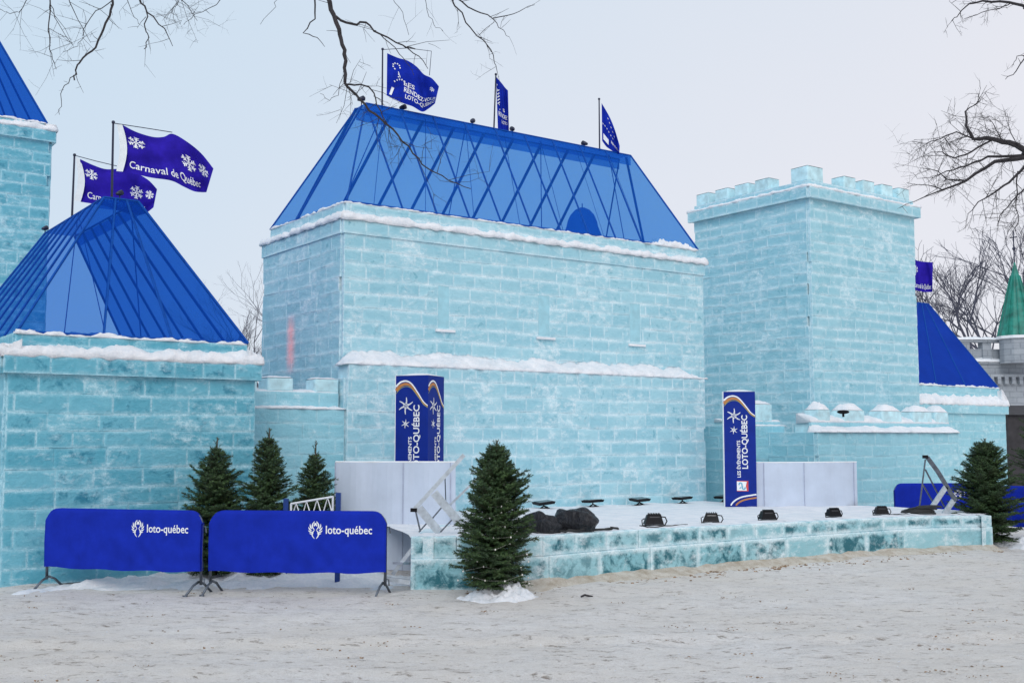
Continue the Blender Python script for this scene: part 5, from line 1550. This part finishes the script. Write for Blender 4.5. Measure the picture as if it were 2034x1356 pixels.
b_([(650, -10), (663, 30), (675, 70), (685, 100), (684, 135), (685, 165)], Yb, 11, 7, ndepth=0, ln=.16, count=1)
b_([(685, 165), (700, 182), (725, 207), (755, 235), (790, 268), (820, 305), (850, 335), (890, 358), (935, 375)], Yb, 6, 1.6, ndepth=2, ln=.30, count=2)
b_([(667, 33), (700, 48), (727, 45), (755, 68), (800, 90), (825, 98)], Yb, 5.5, 2.5, ndepth=1, ln=.28, count=1)
b_([(800, 90), (832, 112), (850, 137)], Yb, 2.5, 1.2, ndepth=0, ln=.15, count=1)
b_([(755, 68), (785, 95), (808, 125), (822, 150)], Yb, 2.2, 1.0, ndepth=0, ln=.2, count=1)
b_([(688, 168), (715, 168), (737, 178), (748, 208), (765, 240), (778, 275)], Yb, 4, 1.4, ndepth=2, ln=.22, count=2)
b_([(625, -5), (626, 38), (602, 66), (630, 75), (645, 93)], Yb, 3.6, 1, ndepth=-1)
b_([(685, 130), (672, 190), (655, 200), (636, 186)], Yb, 1.3, .8, ndepth=0, ln=.1, count=1)
b_([(895, -8), (925, 45), (960, 80), (980, 110), (988, 145)], Yb, 3.2, 1.2, ndepth=2, ln=.17, count=2)
b_([(900, -8), (945, 22), (978, 37), (1020, 28), (1062, 10)], Yb, 3.4, 1, ndepth=1, ln=.22, count=1)
b_([(978, 37), (1000, 60), (1012, 74)], Yb, 1.8, .8, ndepth=0, ln=.18, count=1)
b_([(843, -8), (848, 20), (862, 50), (880, 62)], Yb, 1.2, .8, ndepth=1, ln=.2, count=1)
b_([(780, -8), (800, 25), (812, 70)], Yb, 1.2, .8, ndepth=1, ln=.22, count=1)
b_([(222, -8), (220, 20), (205, 60), (190, 95), (165, 115), (150, 140), (148, 160)], Yb, 5, 2.8, ndepth=1, ln=.16, count=1)
b_([(149, 150), (128, 170), (122, 200), (118, 228)], Yb, 2, 1, ndepth=0, ln=.07, count=1)
b_([(99, -8), (97, 45), (99, 90), (104, 118), (112, 138)], Yb, 3, 1, ndepth=1, ln=.32, count=2)
b_([(275, -8), (292, 25), (327, 57), (343, 92)], Yb, 4.5, 1.2, ndepth=1, ln=.16, count=1)
b_([(291, 24), (288, 55), (296, 75), (286, 98)], Yb, 2.8, 1.6, ndepth=1, ln=.20, count=1)
b_([(222, 2), (190, 22), (165, 60), (162, 80), (155, 92), (125, 104)], Yb, 2.4, .9, ndepth=1, ln=.18, count=2)
b_([(99, 8), (115, 45), (145, 90)], Yb, 1.8, .8, ndepth=1, ln=.22, count=2)
b_([(135, -8), (155, 40), (180, 85)], Yb, 2, .8, ndepth=1, ln=.25, count=2)
b_([(62, -8), (38, 25), (20, 28), (0, 18)], Yb, 1.8, .8, ndepth=1, ln=.3, count=2)
b_([(440, -8), (430, 10), (388, 28), (365, 50)], Yb, 1.8, .8, ndepth=1, ln=.12, count=2)
b_([(350, -8), (372, 10), (392, 42)], Yb, 2, .8, ndepth=2, ln=.25, count=3)
b_([(360, -8), (345, 15), (330, 40)], Yb, 2, .8, ndepth=2, ln=.22, count=3)
b_([(250, -8), (262, 25), (275, 48)], Yb, 1.5, .8, ndepth=1, ln=.22, count=2)
b_([(549, -8), (548, 14), (517, 49)], Yb, 1.4, .8, ndepth=-1)
m.build('twigs', M['bark'], tree1)
# big tree right of the frame
Yt = 15.0
tree2 = thing('bare_tree', 'large dark bare tree reaching in from the right edge beside the tower top', 'bare tree', (9.0, 15.2, 0))
m = MB(); m.tube([Vector((9.0, 15.2, -.1)), Vector((8.9, 15.2, 2.5)), Vector((8.7, 15.1, 4.6)), Vector((8.5, 15.1, 6.4)), Vector((8.6, 15.2, 9.0))], [.38, .30, .26, .20, .12], 12); m.build('trunk', M['bark'], tree2, smooth=True)
m = MB(); m.tube([Vector((8.6, 15.1, 5.2)), at(2080, 330, Yt), at(2034, 300, Yt)], [.14, .09, .06], 8); m.tube([Vector((8.5, 15.1, 7.2)), at(2080, 20, Yt), at(2034, 14, Yt)], [.10, .06, .035], 8)
m.tube([Vector((8.5, 15.1, 6.2)), at(2060, 112, Yt), at(2034, 112, Yt)], [.06, .03, .015], 6); m.build('limbs', M['bark'], tree2, smooth=True)
m = MB(); rng = random.Random(8)
kw = dict(ndepth=2, ln=.42, count=3)
b_([(2040, 300), (2004, 283), (1971, 276), (1933, 276), (1919, 250), (1917, 222), (1948, 200)], Yt, 12.5, 1.2, **kw)
b_([(1971, 278), (1929, 302), (1896, 314), (1872, 302), (1848, 302)], Yt, 4.7, 1.2, **kw)
b_([(2040, 312), (1976, 321), (1919, 359), (1872, 377), (1815, 401)], Yt, 10.1, 1.4, ndepth=1, ln=.5, count=2)
b_([(1919, 359), (1881, 356), (1863, 340), (1834, 335)], Yt, 3.1, 1.0, **kw)
b_([(1872, 377), (1844, 368), (1801, 363)], Yt, 2.3, 1.0, ndepth=1, ln=.3, count=2)
b_([(2030, 309), (1962, 311), (1919, 330), (1880, 340), (1850, 355)], Yt, 6.2, 1.2, **kw)
b_([(1933, 276), (1900, 262), (1870, 275), (1840, 285), (1812, 282)], Yt, 3.1, 1.0, **kw)
b_([(1990, 280), (1975, 250), (1960, 232)], Yt, 3.1, 1.0, **kw)
b_([(2020, 290), (2005, 255), (2000, 225)], Yt, 2.3, 1.0, **kw)
b_([(2040, 325), (2004, 363), (1976, 382), (1943, 401), (1922, 425)], Yt, 6.2, 1.2, **kw)
b_([(2022, 340), (2018, 401), (2023, 439), (2016, 460)], Yt, 3.1, 1.0, **kw)
b_([(2040, 370), (2010, 400), (1985, 430), (1980, 450)], Yt, 3.1, 1.0, **kw)
b_([(2040, 14), (2004, 5), (1952, 2), (1925, 8), (1905, 28), (1890, 42)], Yt, 6.2, 1.2, ndepth=2, ln=.3, count=2)
b_([(2010, 5), (1985, 18), (1950, 25), (1915, 38)], Yt, 2.3, 1.0, ndepth=2, ln=.25, count=2)
b_([(2040, 108), (2020, 112), (2012, 130)], Yt, 2.0, 1.0, ndepth=1, ln=.2, count=2)
b_([(2040, 105), (2018, 142), (1997, 158)], Yt, 2.8, 1.1, ndepth=0, ln=.15, count=1)
m.build('twigs', M['bark'], tree2)

def far_tree(label, x, y, h, r0, seed, lean=0.0, levels=6, spread=0.55, first=0.28, kk=3):
    rng = random.Random(seed)
    t = thing('bare_tree', label, 'bare tree', (x, y, 0), group='bare trees behind the palace')
    tr = MB(); cr_ = MB()
    top = Vector((x + lean * h * first, y, h * first))
    tr.tube([Vector((x, y, -.1)), (Vector((x, y, 0)) + top) / 2, top], [r0, r0 * .85, r0 * .7], 8)
    def grow(p, d, l, r_, lv):
        q1 = p + d * l * .5 + Vector((rng.uniform(-1, 1), rng.uniform(-1, 1), rng.uniform(-1, 1))) * l * .06
        q = p + d * l
        cr_.tube([p, q1, q], [r_, r_ * .85, r_ * .68], 5 if lv > 3 else 3, False)
        if lv == 0: return
        for k in range(kk if lv > 1 else 2):
            w_ = Vector((rng.uniform(-1, 1), rng.uniform(-1, 1), rng.uniform(-.6, .9)))
            nd_ = (d + w_ * spread * rng.uniform(.6, 1.3)).normalized(); nd_.z = nd_.z * .9 + .06
            grow(q if k < 2 else q1, nd_.normalized(), l * rng.uniform(.62, .86), r_ * (.62 if k else .72), lv - 1)
    for k in range(4):
        a = k * 1.6 + rng.random()
        grow(top, Vector((math.cos(a) * .55 + lean, math.sin(a) * .4, 1)).normalized(), h * .2, r0 * .5, levels)
    tr.build('trunk', M['barkfar'], t, smooth=True); cr_.build('crown', M['barkfar'], t)
p = atxy(2030, 3, 84); far_tree('dense bare tree behind the green-roofed turret at the right', p[0], p[1], 22, .36, 3, -0.18, 6, .6, .2)
p = atxy(1950, 3, 92); far_tree('bare tree between the far pavilion roof and the stone parapet', p[0], p[1], 18.5, .30, 6, -0.05, 7, .55, .22, 2)
p = atxy(528, 3, 78); far_tree('distant pale bare tree left of the hall corner', p[0], p[1], 14.0, .14, 4, 0, 7, .6, .3, 2)
p = atxy(470, 3, 62); far_tree('small distant bare tree between the left pavilion roof and the hall', p[0], p[1], 8.6, .14, 5, 0.05, 6, .55, .3, 3)

# ================================================================== STONE BUILDING WITH TURRET
Ys = 60.0
S0 = atxy(1880, 5, Ys)
sb = thing('stone_building', 'grey stone building with snowy parapet and pointed green turret at the right edge', 'building', V3(S0, 0))
sd = Vector((1, 0.12)).normalized(); sn = Vector((0.12, -1)).normalized()
zp = zat(S0, 672); zl = zat(S0, 722); zc = zat(S0, 748)
m = MB(); m.obox(S0, sd, sn, 14, 8, 0, zl); m.build('wall', M['stone'], sb)
m = MB(); m.obox(S0 - sn * 0.1, sd, sn, 14, 0.4, zl + 0.10, zp - 0.55)
m.build('parapet', M['stone'], sb)
m = MB(); m.obox(S0 + sn * 0.12, sd, sn, 14, 0.6, zl, zl + 0.12); m.obox(S0 + sn * 0.25, sd, sn, 14, 0.3, zc, zc + 0.16); m.build('cornice', M['stone'], sb)
for k in range(7):
    s_ = 0.9 + k * 1.25
    m = MB(); m.obox(S0 + sd * s_ + sn * 0.02, sd, sn, 0.5, 0.5, zl + 0.12, zp - 0.18); m.build('parapet_post', M['stone'], sb)
m = MB(); m.obox(S0 + sn * 0.10, sd, sn, 14, 0.62, zp - 0.18, zp - 0.05); m.build('coping', M['stone'], sb)
for k in range(26):
    m = MB(); m.obox(S0 + sd * (0.3 + k * 0.42) + sn * 0.25, sd, sn, 0.2, 0.3, zc - 0.38, zc); m.build('corbel', M['stone'], sb)
m = MB()
snow_bank(m, S0 + sn * 0.12, sd, sn, 14, zp - 0.05, 0.5, 0.10, 0.16, 5, 0.05, 0.05, step=.25)
snow_bank(m, S0 + sn * 0.14, sd, sn, 14, zl + 0.12, 0.3, 0.10, 0.22, 6, 0.05, 0.05, step=.25)
m.build('parapet_snow', M['snow'], sb, smooth=True)
tc_ = atxy(2020, 8, Ys - 0.2); c3 = V3(tc_, 0)
z0, z1 = zat(tc_, 666), zat(tc_, 548)
m = MB(); m.tube([c3 + Vector((0, 0, zl)), c3 + Vector((0, 0, z0 - .2))], 0.92, 10); m.build('turret_drum', M['stone'], sb)
m = MB(); m.tube([c3 + Vector((0, 0, z0 - .2)), c3 + Vector((0, 0, z0 - .05))], 1.06, 10); m.build('turret_snow', M['snow'], sb)
m = MB(); m.tube([c3 + Vector((0, 0, z0 - .05)), c3 + Vector((0, 0, z0 + .3)), c3 + Vector((0, 0, z1)), c3 + Vector((0, 0, z1 + .1)), c3 + Vector((0, 0, z1 + .75))], [1.04, .92, .24, .20, .03], 10)
tr_ = m.build('turret_roof', M['cone'], sb)
m = MB()
for k in range(10):
    a = 2 * math.pi * (k + .0) / 10
    m.tube([c3 + Vector((math.cos(a) * 1.03, math.sin(a) * 1.03, z0)), c3 + Vector((math.cos(a) * .25, math.sin(a) * .25, z1))], 0.03, 4)
m.build('roof_seam', M['cone'], tr_)
m = MB(); m.tube([c3 + Vector((0, 0, z1 + .7)), c3 + Vector((0, 0, z1 + 2.5))], .035, 5); m.ball(c3 + Vector((0, 0, z1 + 1.5)), .1, .1, .1, 8, 5); m.tube([c3 + Vector((-.2, 0, z1 + 2.1)), c3 + Vector((.2, 0, z1 + 2.15))], .03, 4); m.build('finial', M['pole'], tr_)
M['darkwall'] = plain("dark_timber", (0.035, 0.032, 0.036), 0.85, var=0.35, scale=4)
p = atxy(2004, 1.5, 44)
m = MB(); m.box(V3(p + Vector((3.0, 1.5)), 0), 6.0, 3.0, 2.9)
sh = thing('dark_shed', 'dark timber shed in the gap right of the far pavilion', 'shed', V3(p, 0)); m.build('wall', M['darkwall'], sh)
m = MB(); m.quad(V3(p, 0) + Vector((-.15, -.15, 2.88)), V3(p, 0) + Vector((6.15, -.15, 2.88)), V3(p, 0) + Vector((6.15, 1.5, 3.3)), V3(p, 0) + Vector((-.15, 1.5, 3.3)))
m.quad(V3(p, 0) + Vector((-.15, 1.5, 3.3)), V3(p, 0) + Vector((6.15, 1.5, 3.3)), V3(p, 0) + Vector((6.15, 3.15, 2.88)), V3(p, 0) + Vector((-.15, 3.15, 2.88)))
m.build('roof', M['darkwall'], sh)

# ================================================================== DEBRIS
def clods(name, label, pts, seed, size, material):
    rng = random.Random(seed); m = MB()
    for (x, y, z, s_) in pts:
        m.ball((x, y, z), s_ * rng.uniform(.7, 2.2), s_ * rng.uniform(.6, 1.4), s_ * rng.uniform(.4, .9), 5, 4, .9, rng.random() * 50)
    tag(m.build(name, M[material]), label, None, kind='stuff')
rng = random.Random(2); pts = []
for k in range(900):
    f = rng.random() ** .9; i = f * (len(fr) - 2); a = fr[int(i)].lerp(fr[int(i) + 1], i % 1)
    if a[0] < 0.35 and rng.random() < .6: continue
    dd = abs(rng.gauss(0, .30)) + .06
    pts.append((a[0] + dd * .55 + rng.uniform(-.05, .05), a[1] - dd * .8, .0, rng.uniform(.006, .019)))
clods('dirt_clods', 'brown straw and dirt crumbs lying along the foot of the stage', pts, 3, 1, 'dirt')
pts = []
for k in range(160):
    y0 = rng.uniform(6, 15); x0 = rng.uniform(-.5, .5) * y0 * 1.05
    for q in range(rng.randint(1, 8)): pts.append((x0 + rng.gauss(0, .09), y0 + rng.gauss(0, .04), .004, rng.uniform(.003, .009)))
clods('dirt_crumbs', 'scattered dark grit on the trodden snow', pts, 4, 1, 'dirt')
M['clod'] = snow_mat("snow_clod", (0.80, 0.81, 0.85), (0.6, 0.61, 0.66))
pts = []
for k in range(500):
    y = rng.uniform(5.5, 15); x = rng.uniform(-.5, .5) * y * 1.1
    pts.append((x, y, .0, rng.uniform(.003, .007)))
clods('snow_crumbs', 'loose snow crumbs on the trodden snow', pts, 5, 1, 'clod')
m = MB(); rg = fr[6:]; nr_ = 8
for i, a in enumerate(rg):
    b, c = rg[max(0, i - 1)], rg[min(len(rg) - 1, i + 1)]
    d = (c - b).normalized(); n_ = Vector((d[1], -d[0]))
    wd_ = 0.38 + 0.22 * noise.noise(Vector((i * .23, 3, 0)))
    for j in range(nr_ + 1):
        f = j / nr_; q = a + n_ * (-0.02 + wd_ * f)
        hh = (0.085 + 0.05 * noise.noise(Vector((i * .4, 1, 0)))) * (1 - f) ** 1.3 + 0.03 * noise.noise(Vector((q[0] * 9, q[1] * 9, 2))) * (1 - f)
        m.v.append(V3(q, max(hh, 0) + 0.035 * (1 - f) - 0.012 + (0 if j < nr_ else -0.04)))
for i in range(len(rg) - 1):
    for j in range(nr_):
        a = i * (nr_ + 1) + j
        m.f.append((a, a + 1, a + nr_ + 2, a + nr_ + 1))
M['sandsnow'] = snow_mat("sandy_snow", (0.80, 0.74, 0.66), (0.50, 0.40, 0.29), 7.0, 0.5)
tag(m.build('snow_ridge', M['sandsnow'], smooth=True), 'low ridge of sandy brown snow pushed against the foot of the stage', 'snow bank')
p = onz(1165, 1186, 0)
m = MB(); m.tube([p + Vector((-.07, 0, .012)), p + Vector((-.02, .02, .03)), p + Vector((.03, 0, .02)), p + Vector((.08, .01, .015))], [.012, .016, .014, .008], 5)
tag(m.build('broken_stick', M['bark']), 'short dark broken stick lying on the snow before the stage', 'stick')
